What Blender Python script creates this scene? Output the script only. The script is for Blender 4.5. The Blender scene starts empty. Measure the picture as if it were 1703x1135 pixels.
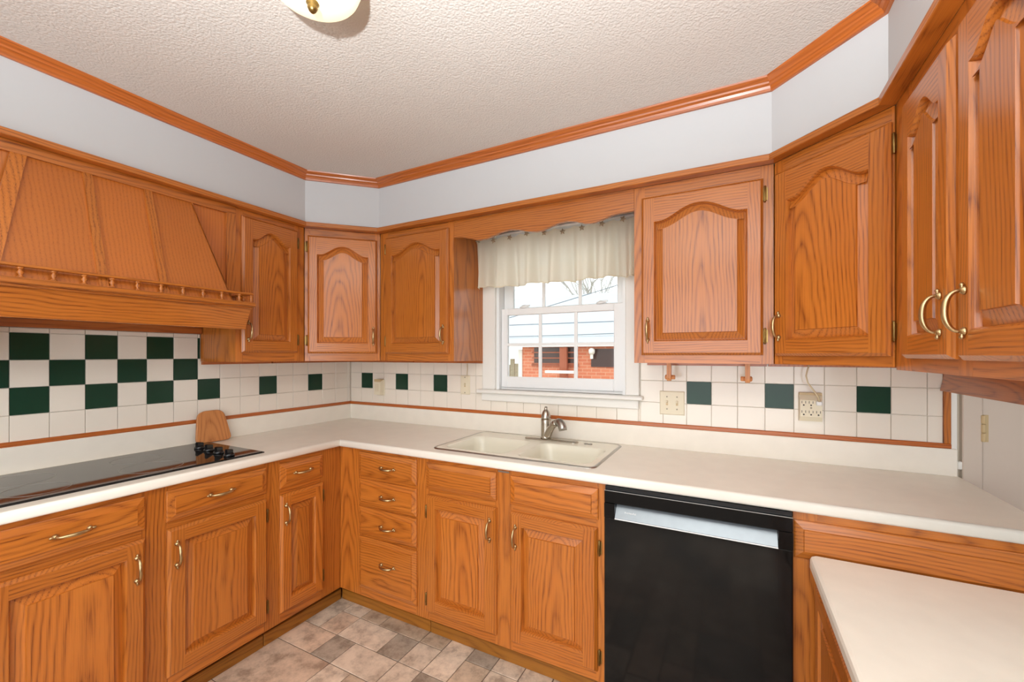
import bpy, bmesh, math, random
from mathutils import Vector, Matrix
random.seed(4)
R = math.radians
SC = bpy.context.scene
COL = SC.collection

# ------------------------------------------------------------------ camera, world, lights, exposure
cam = bpy.data.objects.new('camera', bpy.data.cameras.new('camera'))
COL.objects.link(cam)
cam.location = (2.4811, -2.1941, 1.3871)
cam.rotation_euler = (R(90), 0, R(27.534))
cam.data.sensor_width = 36.0
cam.data.lens = 699.76 / 1703 * 36.0
cam.data.shift_y = 23.12 / 1703
cam.data.clip_start = 0.02
SC.camera = cam

SC.view_settings.view_transform = 'Standard'
SC.view_settings.look = 'None'
SC.view_settings.gamma = 1.0
SC.view_settings.use_curve_mapping = False
SC.view_settings.exposure = 0.2

w = bpy.data.worlds.new('overcast_sky'); SC.world = w
w.use_nodes = True
w.node_tree.nodes['Background'].inputs[0].default_value = (0.93, 0.97, 1.0, 1)
w.node_tree.nodes['Background'].inputs[1].default_value = 1.75


def lamp(name, kind, loc, rot, power, color=(1, 1, 1), **kw):
    d = bpy.data.lights.new(name, kind)
    d.energy = power
    d.color = color
    for k, v in kw.items():
        setattr(d, k, v)
    o = bpy.data.objects.new(name, d)
    COL.objects.link(o)
    o.location = loc
    o.rotation_euler = rot
    return o


# the photographer's flash bounced off the ceiling above and behind the camera
lamp('bounce_flash', 'SPOT', (2.50, -2.75, 1.48), (R(174), 0, R(20)), 335, (0.90, 0.965, 1.0), spot_size=R(146), spot_blend=0.55, shadow_soft_size=0.03)
# added soft fill, set in a made-up opening of the unseen rear wall
lamp('rear_fill_light', 'AREA', (2.2, -4.33, 1.2), (R(90), 0, 0), 34, (0.95, 0.98, 1.0), shape='RECTANGLE', size=2.6, size_y=2.0)


# ------------------------------------------------------------------ materials
def lin(c):
    c = c / 255.0
    return c / 12.92 if c <= 0.04045 else ((c + 0.055) / 1.055) ** 2.4


def rgb(r, g, b):
    return (lin(r), lin(g), lin(b), 1.0)


def new_mat(name):
    m = bpy.data.materials.new(name)
    m.use_nodes = True
    nt = m.node_tree
    return m, nt, nt.nodes['Principled BSDF']


def N(nt, t, **kw):
    n = nt.nodes.new(t)
    for k, v in kw.items():
        setattr(n, k, v)
    return n


def L(nt, a, b):
    nt.links.new(a, b)


def math_node(nt, op, a, b=None):
    n = N(nt, 'ShaderNodeMath', operation=op)
    for i, v in enumerate((a, b)):
        if v is None:
            continue
        if isinstance(v, (int, float)):
            n.inputs[i].default_value = v
        else:
            L(nt, v, n.inputs[i])
    return n.outputs[0]


def plain(name, col, rough=0.5, metal=0.0, spec=0.5, var=0.0, vscale=8.0, bump=0.0, bscale=200.0, coat=0.0):
    m, nt, p = new_mat(name)
    p.inputs['Roughness'].default_value = rough
    p.inputs['Metallic'].default_value = metal
    p.inputs['Specular IOR Level'].default_value = spec
    p.inputs['Coat Weight'].default_value = coat
    p.inputs['Coat Roughness'].default_value = 0.08
    tc = N(nt, 'ShaderNodeTexCoord')
    n = N(nt, 'ShaderNodeTexNoise')
    n.inputs['Scale'].default_value = vscale
    n.inputs['Detail'].default_value = 5
    L(nt, tc.outputs['Object'], n.inputs['Vector'])
    mx = N(nt, 'ShaderNodeMix', data_type='RGBA')
    d = [max(0.0, c * (1 - var)) for c in col[:3]] + [1]
    u = [min(1.0, c * (1 + var * 0.6)) for c in col[:3]] + [1]
    mx.inputs[6].default_value = d
    mx.inputs[7].default_value = u
    L(nt, n.outputs['Fac'], mx.inputs[0])
    L(nt, mx.outputs[2], p.inputs['Base Color'])
    if bump:
        b = N(nt, 'ShaderNodeBump')
        n2 = N(nt, 'ShaderNodeTexNoise')
        n2.inputs['Scale'].default_value = bscale
        n2.inputs['Detail'].default_value = 3
        L(nt, tc.outputs['Object'], n2.inputs['Vector'])
        L(nt, n2.outputs['Fac'], b.inputs['Height'])
        b.inputs['Strength'].default_value = bump
        b.inputs['Distance'].default_value = 0.004
        L(nt, b.outputs[0], p.inputs['Normal'])
    return m


def oak(name, axis, rough=0.3, c0=(112, 48, 8), c1=(189, 105, 33), c2=(206, 126, 50), coat=0.3, ring=1.0, straight=False):
    """golden oak; a board sawn from a log: rings around a pith that lies behind the object's own middle, grain along axis"""
    m, nt, p = new_mat(name)
    tc = N(nt, 'ShaderNodeTexCoord')
    oi = N(nt, 'ShaderNodeObjectInfo')
    rnd = oi.outputs['Random']
    off = N(nt, 'ShaderNodeVectorMath', operation='SCALE')
    off.inputs[0].default_value = (13.7, 7.1, 9.3)
    L(nt, rnd, off.inputs['Scale'])
    add = N(nt, 'ShaderNodeVectorMath', operation='ADD')
    L(nt, tc.outputs['Object'], add.inputs[0])
    L(nt, off.outputs[0], add.inputs[1])
    sep = N(nt, 'ShaderNodeSeparateXYZ')
    L(nt, tc.outputs['Object'], sep.inputs[0])
    along = sep.outputs[axis]
    across = sep.outputs[2 if axis == 0 else 0]
    depth = sep.outputs[1]

    def stretched(s_along, s_across):
        mp = N(nt, 'ShaderNodeMapping')
        s = [s_across] * 3
        s[axis] = s_along
        mp.inputs['Scale'].default_value = s
        L(nt, add.outputs[0], mp.inputs['Vector'])
        return mp.outputs[0]

    def noise(vec, scale, detail=2.0, rough_=0.5):
        n = N(nt, 'ShaderNodeTexNoise')
        n.inputs['Scale'].default_value = scale
        n.inputs['Detail'].default_value = detail
        n.inputs['Roughness'].default_value = rough_
        L(nt, vec, n.inputs['Vector'])
        return n.outputs['Fac']

    def mul(a, b): return math_node(nt, 'MULTIPLY', a, b)

    def plus(a, b): return math_node(nt, 'ADD', a, b)
    r2 = math_node(nt, 'FRACT', mul(rnd, 17.31))
    r3 = math_node(nt, 'FRACT', mul(rnd, 53.77))
    wob = plus(noise(stretched(2.2, 6.0), 1.0, 2.0), -0.5)
    wob2 = plus(noise(stretched(1.3, 3.0), 1.0, 3.0), -0.5)
    u = plus(plus(across, mul(plus(rnd, -0.5), 0.16)), mul(wob, 0.05))
    v = plus(plus(plus(depth, 0.035), mul(r2, 0.09)), plus(mul(along, plus(mul(r3, 0.12), -0.02)), mul(wob2, 0.07)))
    rad = math_node(nt, 'SQRT', plus(mul(u, u), mul(v, v)))
    if straight:
        rad = plus(mul(u, 0.8), mul(wob2, 0.03))
    jit = mul(noise(stretched(2.0 if straight else 9.0, 60.0), 1.0, 2.0), 0.4)
    saw = math_node(nt, 'FRACT', plus(mul(rad, 95.0), jit))
    tri = math_node(nt, 'ABSOLUTE', plus(mul(saw, 2.0), -1.0))
    ringv = math_node(nt, 'POWER', tri, 2.2)
    pores = noise(stretched(7.0, 420.0), 1.0, 2.0, 0.6)
    pr = N(nt, 'ShaderNodeMapRange')
    pr.inputs[1].default_value = 0.47
    pr.inputs[2].default_value = 0.66
    L(nt, pores, pr.inputs[0])
    pore = mul(pr.outputs[0], plus(mul(ringv, 0.75), 0.22))
    dark = math_node(nt, 'MINIMUM', plus(mul(ringv, 0.36 * ring), mul(pore, 0.70 * ring)), 1.0)
    tone = noise(stretched(0.7, 5.0), 1.6, 2.0)
    mx = N(nt, 'ShaderNodeMix', data_type='RGBA')
    mx.inputs[6].default_value = rgb(*c1)
    mx.inputs[7].default_value = rgb(*c2)
    L(nt, tone, mx.inputs[0])
    mx2 = N(nt, 'ShaderNodeMix', data_type='RGBA')
    L(nt, dark, mx2.inputs[0])
    L(nt, mx.outputs[2], mx2.inputs[6])
    mx2.inputs[7].default_value = rgb(*c0)
    hs = N(nt, 'ShaderNodeHueSaturation')
    L(nt, mx2.outputs[2], hs.inputs['Color'])
    rv = N(nt, 'ShaderNodeMapRange')
    rv.inputs[3].default_value = 0.90
    rv.inputs[4].default_value = 1.08
    L(nt, r2, rv.inputs[0])
    L(nt, rv.outputs[0], hs.inputs['Value'])
    L(nt, hs.outputs[0], p.inputs['Base Color'])
    p.inputs['Roughness'].default_value = rough
    p.inputs['Coat Weight'].default_value = coat
    p.inputs['Coat Roughness'].default_value = 0.17
    b = N(nt, 'ShaderNodeBump')
    b.inputs['Strength'].default_value = 0.10
    b.inputs['Distance'].default_value = 0.0015
    b.invert = True
    L(nt, dark, b.inputs['Height'])
    L(nt, b.outputs[0], p.inputs['Normal'])
    return m


M = {}
M['oak_x'] = oak('honey_oak_grain_along', 0)
M['oak_z'] = oak('honey_oak_grain_upright', 2)
M['oak_plain_z'] = oak('plain_oak_veneer_upright', 2, c0=(140, 66, 16), c1=(194, 108, 40), c2=(204, 120, 48), ring=0.6, straight=True)
M['oak_straight_z'] = oak('straight_oak_upright', 2, straight=True)
M['oak_dark_x'] = oak('darker_oak_trim', 0, c0=(140, 64, 18), c1=(186, 98, 36), c2=(200, 112, 48))
M['toe_board'] = oak('shade_toned_toe_board', 0, c0=(70, 34, 8), c1=(112, 62, 20), c2=(126, 72, 26), rough=0.6, coat=0.0)  # oak darkened to paint in the shadow gap under the cabinets
M['toe'] = oak('golden_shoe_moulding', 0, c0=(110, 62, 14), c1=(160, 100, 28), c2=(176, 116, 38), rough=0.5, coat=0.0)
M['board'] = oak('maple_cutting_board', 2, c0=(160, 88, 40), c1=(206, 134, 74), c2=(220, 150, 90), rough=0.5, coat=0.0)
M['peg'] = oak('holder_oak', 2, c0=(190, 110, 55), c1=(222, 148, 90), c2=(232, 164, 108), rough=0.45, coat=0.1)
M['brass'] = plain('antique_brass', rgb(196, 170, 126), 0.28, 1.0, var=0.12, vscale=60)
M['brass_dark'] = plain('tarnished_brass', rgb(150, 122, 72), 0.32, 1.0, var=0.2, vscale=90)
M['soffit'] = plain('pale_grey_paint', rgb(206, 208, 210), 0.6, var=0.02)
M['grout'] = plain('cream_grout', rgb(240, 232, 219), 0.7, var=0.04)
M['wallpaint'] = plain('beige_wall_paint', rgb(222, 212, 192), 0.65, var=0.03)
M['white_tile'] = plain('cream_glazed_tile', rgb(243, 235, 222), 0.12, var=0.02, vscale=3)
M['green_tile'] = plain('dark_green_glazed_tile', rgb(27, 62, 44), 0.14, spec=0.25, var=0.25, vscale=5)
M['laminate'] = plain('cream_laminate', rgb(247, 241, 229), 0.33, var=0.07, vscale=14)
M['laminate_edge'] = plain('cream_laminate_edge', rgb(248, 243, 232), 0.3, var=0.04, vscale=14)
M['white_paint'] = plain('white_gloss_paint', rgb(240, 238, 232), 0.35, var=0.015)
M['door_shade_tone'] = plain('off_white_paint_shade_toned', rgb(214, 200, 186), 0.45, var=0.02)  # guessed off-white, deepened so the shade around the door sits in the colour
M['vinyl'] = plain('white_vinyl', rgb(242, 243, 243), 0.3, var=0.01)
M['sink'] = plain('biscuit_enamel', rgb(243, 239, 222), 0.15, var=0.01)
M['steel'] = plain('brushed_steel', rgb(176, 174, 168), 0.32, 1.0, var=0.1, vscale=40)
M['nickel'] = plain('brushed_nickel', rgb(190, 182, 170), 0.26, 1.0, var=0.1, vscale=50)
M['black_glass'] = plain('black_glass', (0.006, 0.006, 0.006, 1), 0.05, spec=0.6)
M['black_gloss'] = plain('black_gloss_front', (0.006, 0.006, 0.006, 1), 0.09, spec=0.28)
M['black_plastic'] = plain('black_plastic', (0.007, 0.007, 0.008, 1), 0.2)
M['almond'] = plain('almond_plastic', rgb(236, 226, 200), 0.4, var=0.03)
M['almond_dark'] = plain('aged_almond_plastic', rgb(206, 182, 138), 0.45, var=0.04)
M['slot'] = plain('dark_slot', (0.02, 0.015, 0.01, 1), 0.6)
M['silver'] = plain('silver_handle_strip', rgb(150, 158, 164), 0.42, 0.8, var=0.1, vscale=30)
M['white_print'] = plain('white_print', rgb(250, 250, 250), 0.4)
M['screw'] = plain('plate_screw', rgb(150, 140, 120), 0.3, 1.0)
M['cord'] = plain('cord_ivory', rgb(222, 204, 168), 0.5)
M['clip'] = plain('taupe_metal_star', rgb(188, 170, 142), 0.45, 0.3)
M['shingle'] = plain('pale_roof_sheet', rgb(198, 203, 208), 0.6, var=0.03)
M['outside_white'] = plain('outside_white_trim', rgb(245, 240, 232), 0.6)
M['dark_glass'] = plain('dark_window', rgb(70, 40, 30), 0.3)
M['outside_wood'] = plain('shed_post', rgb(176, 96, 66), 0.7, var=0.2)
M['bark'] = plain('pale_bark', rgb(196, 196, 192), 0.9, var=0.2)
M['ground'] = plain('pale_winter_lawn', rgb(176, 168, 140), 0.95, var=0.3, vscale=3)
M['cable'] = plain('cable_grey', rgb(120, 130, 138), 0.7)
M['car'] = plain('blue_grey_paint', rgb(120, 140, 150), 0.3)
M['fence'] = plain('weathered_fence', rgb(196, 186, 160), 0.85, var=0.35, vscale=25)


def ceiling_mat():
    m, nt, p = new_mat('popcorn_ceiling')
    p.inputs['Base Color'].default_value = rgb(214, 207, 200)
    p.inputs['Roughness'].default_value = 0.85
    tc = N(nt, 'ShaderNodeTexCoord')
    v = N(nt, 'ShaderNodeTexVoronoi')
    v.inputs['Scale'].default_value = 120
    n = N(nt, 'ShaderNodeTexNoise')
    n.inputs['Scale'].default_value = 130
    n.inputs['Detail'].default_value = 3
    L(nt, tc.outputs['Object'], v.inputs['Vector'])
    L(nt, tc.outputs['Object'], n.inputs['Vector'])
    h = math_node(nt, 'ADD', math_node(nt, 'MULTIPLY', v.outputs['Distance'], -0.7), n.outputs['Fac'])
    b = N(nt, 'ShaderNodeBump')
    b.inputs['Strength'].default_value = 0.36
    b.inputs['Distance'].default_value = 0.006
    L(nt, h, b.inputs['Height'])
    L(nt, b.outputs[0], p.inputs['Normal'])
    return m


M['ceiling'] = ceiling_mat()


def stone_mat():
    m, nt, p = new_mat('printed_stone_vinyl')
    tc = N(nt, 'ShaderNodeTexCoord')
    oi = N(nt, 'ShaderNodeObjectInfo')
    off = N(nt, 'ShaderNodeVectorMath', operation='SCALE')
    off.inputs[0].default_value = (31.0, 17.0, 5.0)
    L(nt, oi.outputs['Random'], off.inputs['Scale'])
    add = N(nt, 'ShaderNodeVectorMath', operation='ADD')
    L(nt, tc.outputs['Object'], add.inputs[0])
    L(nt, off.outputs[0], add.inputs[1])

    def noise(s, d, r=0.6):
        n = N(nt, 'ShaderNodeTexNoise')
        n.inputs['Scale'].default_value = s
        n.inputs['Detail'].default_value = d
        n.inputs['Roughness'].default_value = r
        L(nt, add.outputs[0], n.inputs['Vector'])
        return n.outputs['Fac']
    r1 = N(nt, 'ShaderNodeValToRGB')
    cr = r1.color_ramp
    cr.elements[0].position = 0.36
    cr.elements[0].color = (0.56, 0.49, 0.44, 1)
    cr.elements[1].position = 0.62
    cr.elements[1].color = (1.12, 1.06, 1.0, 1)
    e = cr.elements.new(0.5)
    e.color = (0.93, 0.87, 0.81, 1)
    L(nt, noise(11, 9, 0.72), r1.inputs[0])
    mul = N(nt, 'ShaderNodeMix', data_type='RGBA', blend_type='MULTIPLY')
    mul.inputs[0].default_value = 1.0
    L(nt, oi.outputs['Color'], mul.inputs[6])
    L(nt, r1.outputs[0], mul.inputs[7])
    L(nt, mul.outputs[2], p.inputs['Base Color'])
    p.inputs['Roughness'].default_value = 0.5
    b = N(nt, 'ShaderNodeBump')
    b.inputs['Strength'].default_value = 0.25
    b.inputs['Distance'].default_value = 0.003
    L(nt, noise(30, 6), b.inputs['Height'])
    L(nt, b.outputs[0], p.inputs['Normal'])
    return m


M['stone'] = stone_mat()
M['floor_joint'] = plain('floor_joint', rgb(120, 104, 92), 0.8, var=0.1)


def glass_mat():
    m = bpy.data.materials.new('window_glass')
    m.use_nodes = True
    nt = m.node_tree
    nt.nodes.clear()
    o = N(nt, 'ShaderNodeOutputMaterial')
    t = N(nt, 'ShaderNodeBsdfTransparent')
    t.inputs[0].default_value = (0.97, 0.985, 0.98, 1)
    g = N(nt, 'ShaderNodeBsdfGlossy')
    g.inputs['Roughness'].default_value = 0.02
    f = N(nt, 'ShaderNodeFresnel')
    f.inputs[0].default_value = 1.45
    mx = N(nt, 'ShaderNodeMixShader')
    L(nt, f.outputs[0], mx.inputs[0])
    L(nt, t.outputs[0], mx.inputs[1])
    L(nt, g.outputs[0], mx.inputs[2])
    L(nt, mx.outputs[0], o.inputs[0])
    return m


M['glass'] = glass_mat()


def fabric_mat():
    m = bpy.data.materials.new('ivory_curtain_fabric')
    m.use_nodes = True
    nt = m.node_tree
    p = nt.nodes['Principled BSDF']
    p.inputs['Base Color'].default_value = rgb(253, 249, 236)
    p.inputs['Roughness'].default_value = 0.8
    o = nt.nodes['Material Output']
    t = N(nt, 'ShaderNodeBsdfTranslucent')
    t.inputs[0].default_value = rgb(252, 246, 228)
    mx = N(nt, 'ShaderNodeMixShader')
    mx.inputs[0].default_value = 0.6
    L(nt, p.outputs[0], mx.inputs[1])
    L(nt, t.outputs[0], mx.inputs[2])
    L(nt, mx.outputs[0], o.inputs[0])
    n = N(nt, 'ShaderNodeTexNoise')
    n.inputs['Scale'].default_value = 700
    b = N(nt, 'ShaderNodeBump')
    b.inputs['Strength'].default_value = 0.1
    L(nt, n.outputs['Fac'], b.inputs['Height'])
    L(nt, b.outputs[0], p.inputs['Normal'])
    return m


M['fabric'] = fabric_mat()


def lamp_glass():
    m, nt, p = new_mat('lit_alabaster_glass')
    p.inputs['Base Color'].default_value = rgb(250, 240, 205)
    p.inputs['Roughness'].default_value = 0.3
    p.inputs['Emission Color'].default_value = (1.0, 0.90, 0.62, 1)
    p.inputs['Emission Strength'].default_value = 0.75
    return m


M['lamp_glass'] = lamp_glass()


def brick_mat():
    m, nt, p = new_mat('orange_brick')
    tc = N(nt, 'ShaderNodeTexCoord')
    mp = N(nt, 'ShaderNodeMapping')
    mp.inputs['Rotation'].default_value = (R(90), 0, 0)
    L(nt, tc.outputs['Object'], mp.inputs['Vector'])
    b = N(nt, 'ShaderNodeTexBrick')
    b.inputs['Color1'].default_value = rgb(232, 140, 104)
    b.inputs['Color2'].default_value = rgb(220, 122, 88)
    b.inputs['Mortar'].default_value = rgb(232, 170, 140)
    b.inputs['Scale'].default_value = 1.0
    b.inputs['Brick Width'].default_value = 0.21
    b.inputs['Row Height'].default_value = 0.075
    b.inputs['Mortar Size'].default_value = 0.008
    L(nt, mp.outputs[0], b.inputs['Vector'])
    L(nt, b.outputs['Color'], p.inputs['Base Color'])
    p.inputs['Roughness'].default_value = 0.9
    return m


M['brick'] = brick_mat()


# ------------------------------------------------------------------ mesh helpers
class MB:
    def __init__(s):
        s.v = []
        s.f = []
        s.m = []
        s.sm = []

    def add(s, verts, faces, mi=0, smooth=False):
        b = len(s.v)
        s.v += [tuple(p) for p in verts]
        for f in faces:
            s.f.append([i + b for i in f])
            s.m.append(mi)
            s.sm.append(smooth)
        return s

    def box(s, x0, y0, z0, x1, y1, z1, mi=0):
        v = [(x, y, z) for z in (z0, z1) for y in (y0, y1) for x in (x0, x1)]
        return s.add(v, [(0, 2, 3, 1), (4, 5, 7, 6), (0, 1, 5, 4), (2, 6, 7, 3), (0, 4, 6, 2), (1, 3, 7, 5)], mi)

    def bbox(s, x0, y0, z0, x1, y1, z1, b=0.003, mi=0):
        """box with chamfered edges"""
        xs, ys, zs = (x0, x1), (y0, y1), (z0, z1)
        sg = (1, -1)
        v = []
        idx = {}
        for i in (0, 1):
            for j in (0, 1):
                for k in (0, 1):
                    X, Y, Z = xs[i], ys[j], zs[k]
                    a, c, d = sg[i] * b, sg[j] * b, sg[k] * b
                    for ax, p in enumerate(((X, Y + c, Z + d), (X + a, Y, Z + d), (X + a, Y + c, Z))):
                        idx[(i, j, k, ax)] = len(v)
                        v.append(p)
        F = []
        for ax in range(3):
            o = [t for t in range(3) if t != ax]
            for side in (0, 1):
                loop = []
                for (p, q) in ((0, 0), (1, 0), (1, 1), (0, 1)):
                    c = [0, 0, 0]
                    c[ax] = side
                    c[o[0]] = p
                    c[o[1]] = q
                    loop.append(idx[(*c, ax)])
                F.append(loop)
        for ax in range(3):                      # edges along ax
            o = [t for t in range(3) if t != ax]
            for p in (0, 1):
                for q in (0, 1):
                    c0 = [0, 0, 0]
                    c0[o[0]] = p
                    c0[o[1]] = q
                    c1 = list(c0)
                    c1[ax] = 1
                    F.append([idx[(*c0, o[0])], idx[(*c1, o[0])], idx[(*c1, o[1])], idx[(*c0, o[1])]])
        for i in (0, 1):
            for j in (0, 1):
                for k in (0, 1):
                    F.append([idx[(i, j, k, 0)], idx[(i, j, k, 1)], idx[(i, j, k, 2)]])
        return s.add(v, F, mi)

    def rings(s, rings, closed=True, cap0=True, cap1=True, mi=0, smooth=False):
        n = len(rings[0])
        v = [p for r in rings for p in r]
        F = []
        for a in range(len(rings) - 1):
            for i in range(n if closed else n - 1):
                j = (i + 1) % n
                F.append((a * n + i, a * n + j, (a + 1) * n + j, (a + 1) * n + i))
        s.add(v, F, mi, smooth)
        b = len(s.v) - len(v)
        if cap0:
            s.f.append([b + i for i in range(n)][::-1]); s.m.append(mi); s.sm.append(False)
        if cap1:
            s.f.append([b + (len(rings) - 1) * n + i for i in range(n)]); s.m.append(mi); s.sm.append(False)
        return s

    def lathe(s, prof, origin=(0, 0, 0), axis='Z', n=24, mi=0, smooth=True, cap=True):
        ox, oy, oz = origin
        rings = []
        for r, h in prof:
            ring = []
            for i in range(n):
                a = 2 * math.pi * i / n
                c, d = r * math.cos(a), r * math.sin(a)
                ring.append((ox + c, oy + d, oz + h) if axis == 'Z' else ((ox + c, oy + h, oz + d) if axis == 'Y' else (ox + h, oy + c, oz + d)))
            rings.append(ring)
        return s.rings(rings, True, cap, cap, mi, smooth)

    def tube(s, path, radii, n=10, mi=0, cap=True, flat=1.0):
        P = [Vector(p) for p in path]
        if isinstance(radii, (int, float)):
            radii = [radii] * len(P)
        rings = []
        up = None
        for i, p in enumerate(P):
            t = (P[min(i + 1, len(P) - 1)] - P[max(i - 1, 0)]).normalized()
            if up is None:
                up = Vector((0, 0, 1)) if abs(t.z) < 0.9 else Vector((1, 0, 0))
            a = (up - t * up.dot(t)).normalized()
            up = a
            b = t.cross(a)
            rings.append([tuple(p + (a * math.cos(2 * math.pi * k / n) + b * math.sin(2 * math.pi * k / n) * flat) * radii[i]) for k in range(n)])
        return s.rings(rings, True, cap, cap, mi, True)

    def prism(s, poly, z0, z1, mi=0):
        return s.rings([[(x, y, z0) for x, y in poly], [(x, y, z1) for x, y in poly]], True, True, True, mi)

    def mesh(s, name, mats, off=(0, 0, 0), inv=None):
        me = bpy.data.meshes.new(name)
        if inv is not None:
            vs = [tuple(inv @ Vector(p)) for p in s.v]
        else:
            vs = [(p[0] - off[0], p[1] - off[1], p[2] - off[2]) for p in s.v]
        me.from_pydata(vs, [], s.f)
        for m in (mats if isinstance(mats, (list, tuple)) else [mats]):
            me.materials.append(m)
        me.polygons.foreach_set('material_index', s.m)
        me.polygons.foreach_set('use_smooth', s.sm)
        bm = bmesh.new()
        bm.from_mesh(me)
        bmesh.ops.recalc_face_normals(bm, faces=bm.faces)
        bm.to_mesh(me)
        bm.free()
        me.update()
        return me


def link(name, me, parent=None, loc=None, rot=None):
    o = bpy.data.objects.new(name, me)
    COL.objects.link(o)
    if parent is not None:
        o.parent = parent
    if loc is not None:
        o.location = loc
    if rot is not None:
        o.rotation_euler = rot
    return o


def tag(o, label=None, cat=None, group=None, kind=None):
    if label: o['label'] = label
    if cat: o['category'] = cat
    if group: o['group'] = group
    if kind: o['kind'] = kind
    return o


class Thing:
    """an Empty at the thing's base; parts are built in 'run' coordinates (x along the run, -y into the room)"""
    def __init__(s, name, label, cat, off=(0, 0, 0), run=None, group=None, kind=None):
        s.off = off
        s.cent = {}
        T = run if run is not None else Matrix()
        s.e = bpy.data.objects.new(name, None)
        s.e.empty_display_size = 0.1
        COL.objects.link(s.e)
        s.e.matrix_world = T @ Matrix.Translation(Vector(off))
        tag(s.e, label, cat, group, kind)

    def part(s, name, mb, mats, parent=None, label=None):
        c = tuple((min(p[k] for p in mb.v) + max(p[k] for p in mb.v)) / 2 for k in range(3))
        o = s.put(name, mb.mesh(name, mats, c), c, (0, 0, 0), parent)
        if label: o['label'] = label
        return o

    def put(s, name, me, pos, rot=(0, 0, 0), parent=None):
        ref = s.cent[parent.name] if parent is not None else s.off
        o = link(name, me, parent or s.e, tuple(pos[k] - ref[k] for k in range(3)), rot)
        s.cent[o.name] = pos
        return o

    def box(s, name, x0, y0, z0, x1, y1, z1, mat, parent=None, b=0.0, label=None):
        m = MB()
        if b: m.bbox(x0, y0, z0, x1, y1, z1, b)
        else: m.box(x0, y0, z0, x1, y1, z1)
        return s.part(name, m, mat, parent, label)


def solo(name, mb, mats, label, cat, loc=(0, 0, 0), rot=(0, 0, 0), group=None):
    o = link(name, mb.mesh(name, mats), None, loc, rot)
    return tag(o, label, cat, group)


def struct(name, mb, mats, parent=None, inv=None, loc=None, rot=None):
    o = link(name, mb.mesh(name, mats, inv=inv), parent, loc, rot)
    if parent is None: o['kind'] = 'structure'
    return o


RUN_BACK = Matrix()
RUN_LEFT = Matrix.Rotation(R(90), 4, 'Z')                                # local x = world y, face towards +x
RUN_RIGHT = Matrix.Translation((3.21, 0, 0)) @ Matrix.Rotation(R(-90), 4, 'Z')   # local x = -world y, face towards -x
RUN_DIAG_L = Matrix.Translation((0.322, -0.616, 0)) @ Matrix.Rotation(R(45), 4, 'Z')
RUN_DIAG_R = Matrix.Translation((2.624, -0.322, 0)) @ Matrix.Rotation(R(-45), 4, 'Z')

ZF = 0.02          # floor
ZC = 2.42          # ceiling
CT = 0.928         # counter top
UB = 1.352         # underside of wall cabinets

# ------------------------------------------------------------------ room shell
m = MB(); m.box(-0.12, -4.5, ZF - 0.15, 6.2, 0.12, ZF - 0.003)
floor = struct('floor', m, M['floor_joint'])
m = MB(); m.box(-0.12, -4.5, ZC, 6.2, 0.12, ZC + 0.12)
struct('ceiling', m, M['ceiling'])
m = MB(); m.box(-0.12, -4.5, ZF, 0, 0.12, ZC)
wall_left = struct('wall_left', m, M['grout'])
m = MB()
WX0, WX1, WZ0, WZ1 = 1.232, 2.000, 1.180, 2.10
m.box(0, 0, ZF, WX0, 0.12, ZC); m.box(WX1, 0, ZF, 3.235, 0.12, ZC)
m.box(WX0, 0, ZF, WX1, 0.12, WZ0); m.box(WX0, 0, WZ1, WX1, 0.12, ZC)
wall_back = struct('wall_back', m, M['grout'])
m = MB()
m.box(3.235, 0.012, ZF, 3.26, 0.12, ZC); m.box(4.08, 0.0, ZF, 6.2, 0.12, ZC); m.box(3.26, 0.012, 2.08, 4.08, 0.12, ZC)
struct('wall_back_dining', m, M['wallpaint'])
m = MB()   # rear wall with an opening added to let fill light in
m.box(0, -4.5, ZF, 0.8, -4.38, ZC); m.box(3.6, -4.5, ZF, 6.2, -4.38, ZC); m.box(0.8, -4.5, 2.3, 3.6, -4.38, ZC)
struct('wall_rear', m, M['soffit'])
m = MB()
m.box(6.08, -4.5, ZF, 6.2, -3.4, ZC); m.box(6.08, -1.0, ZF, 6.2, 0.12, ZC); m.box(6.08, -3.4, ZF, 6.2, -1.0, 0.5); m.box(6.08, -3.4, 2.1, 6.2, -1.0, ZC)
struct('wall_right', m, M['soffit'])

# --- floor tiles: printed stone pattern, measured joints
XI = lambda i: 0.510 + 0.1307 * i
YJ = lambda j: -0.515 if j == -1 else (-0.40 if j < -1 else -0.62 - 0.1467 * j)
LIGHT, PINK, GREY, TAN = (0.80, 0.71, 0.60, 1), (0.74, 0.60, 0.48, 1), (0.46, 0.415, 0.355, 1), (0.63, 0.53, 0.42, 1)
spec = [(0, 1, 2, 2, PINK), (2, 1, 3, 2, GREY), (2, 0, 4, 1, LIGHT), (1, 0, 2, 1, PINK), (0, -1, 1, 1, LIGHT), (1, -1, 2, 0, LIGHT),
        (2, -1, 3, 0, TAN), (3, -1, 5, 0, TAN), (5, -1, 6, 0, TAN), (4, 0, 5, 1, GREY), (5, 0, 6, 1, LIGHT), (3, 1, 5, 2, LIGHT), (3, 0, 4, 0, LIGHT),
        (5, 1, 6, 2, LIGHT), (6, -1, 7, 1, LIGHT), (7, -1, 8, 0, GREY), (7, 0, 8, 1, TAN), (8, -1, 9, 0, LIGHT), (9, -1, 10, 0, LIGHT),
        (6, 1, 7, 2, GREY), (0, 2, 3, 4, PINK), (3, 2, 4, 3, LIGHT), (4, 2, 5, 3, TAN), (8, 0, 10, 1, LIGHT), (7, 1, 9, 2, LIGHT)]
occ = set()
tiles = []
for i0, j0, i1, j1, c in spec:
    if i1 <= i0 or j1 <= j0: continue
    cells = {(i, j) for i in range(i0, i1) for j in range(j0, j1)}
    if cells & occ: continue
    occ |= cells
    tiles.append((i0, j0, i1, j1, c))
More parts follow.
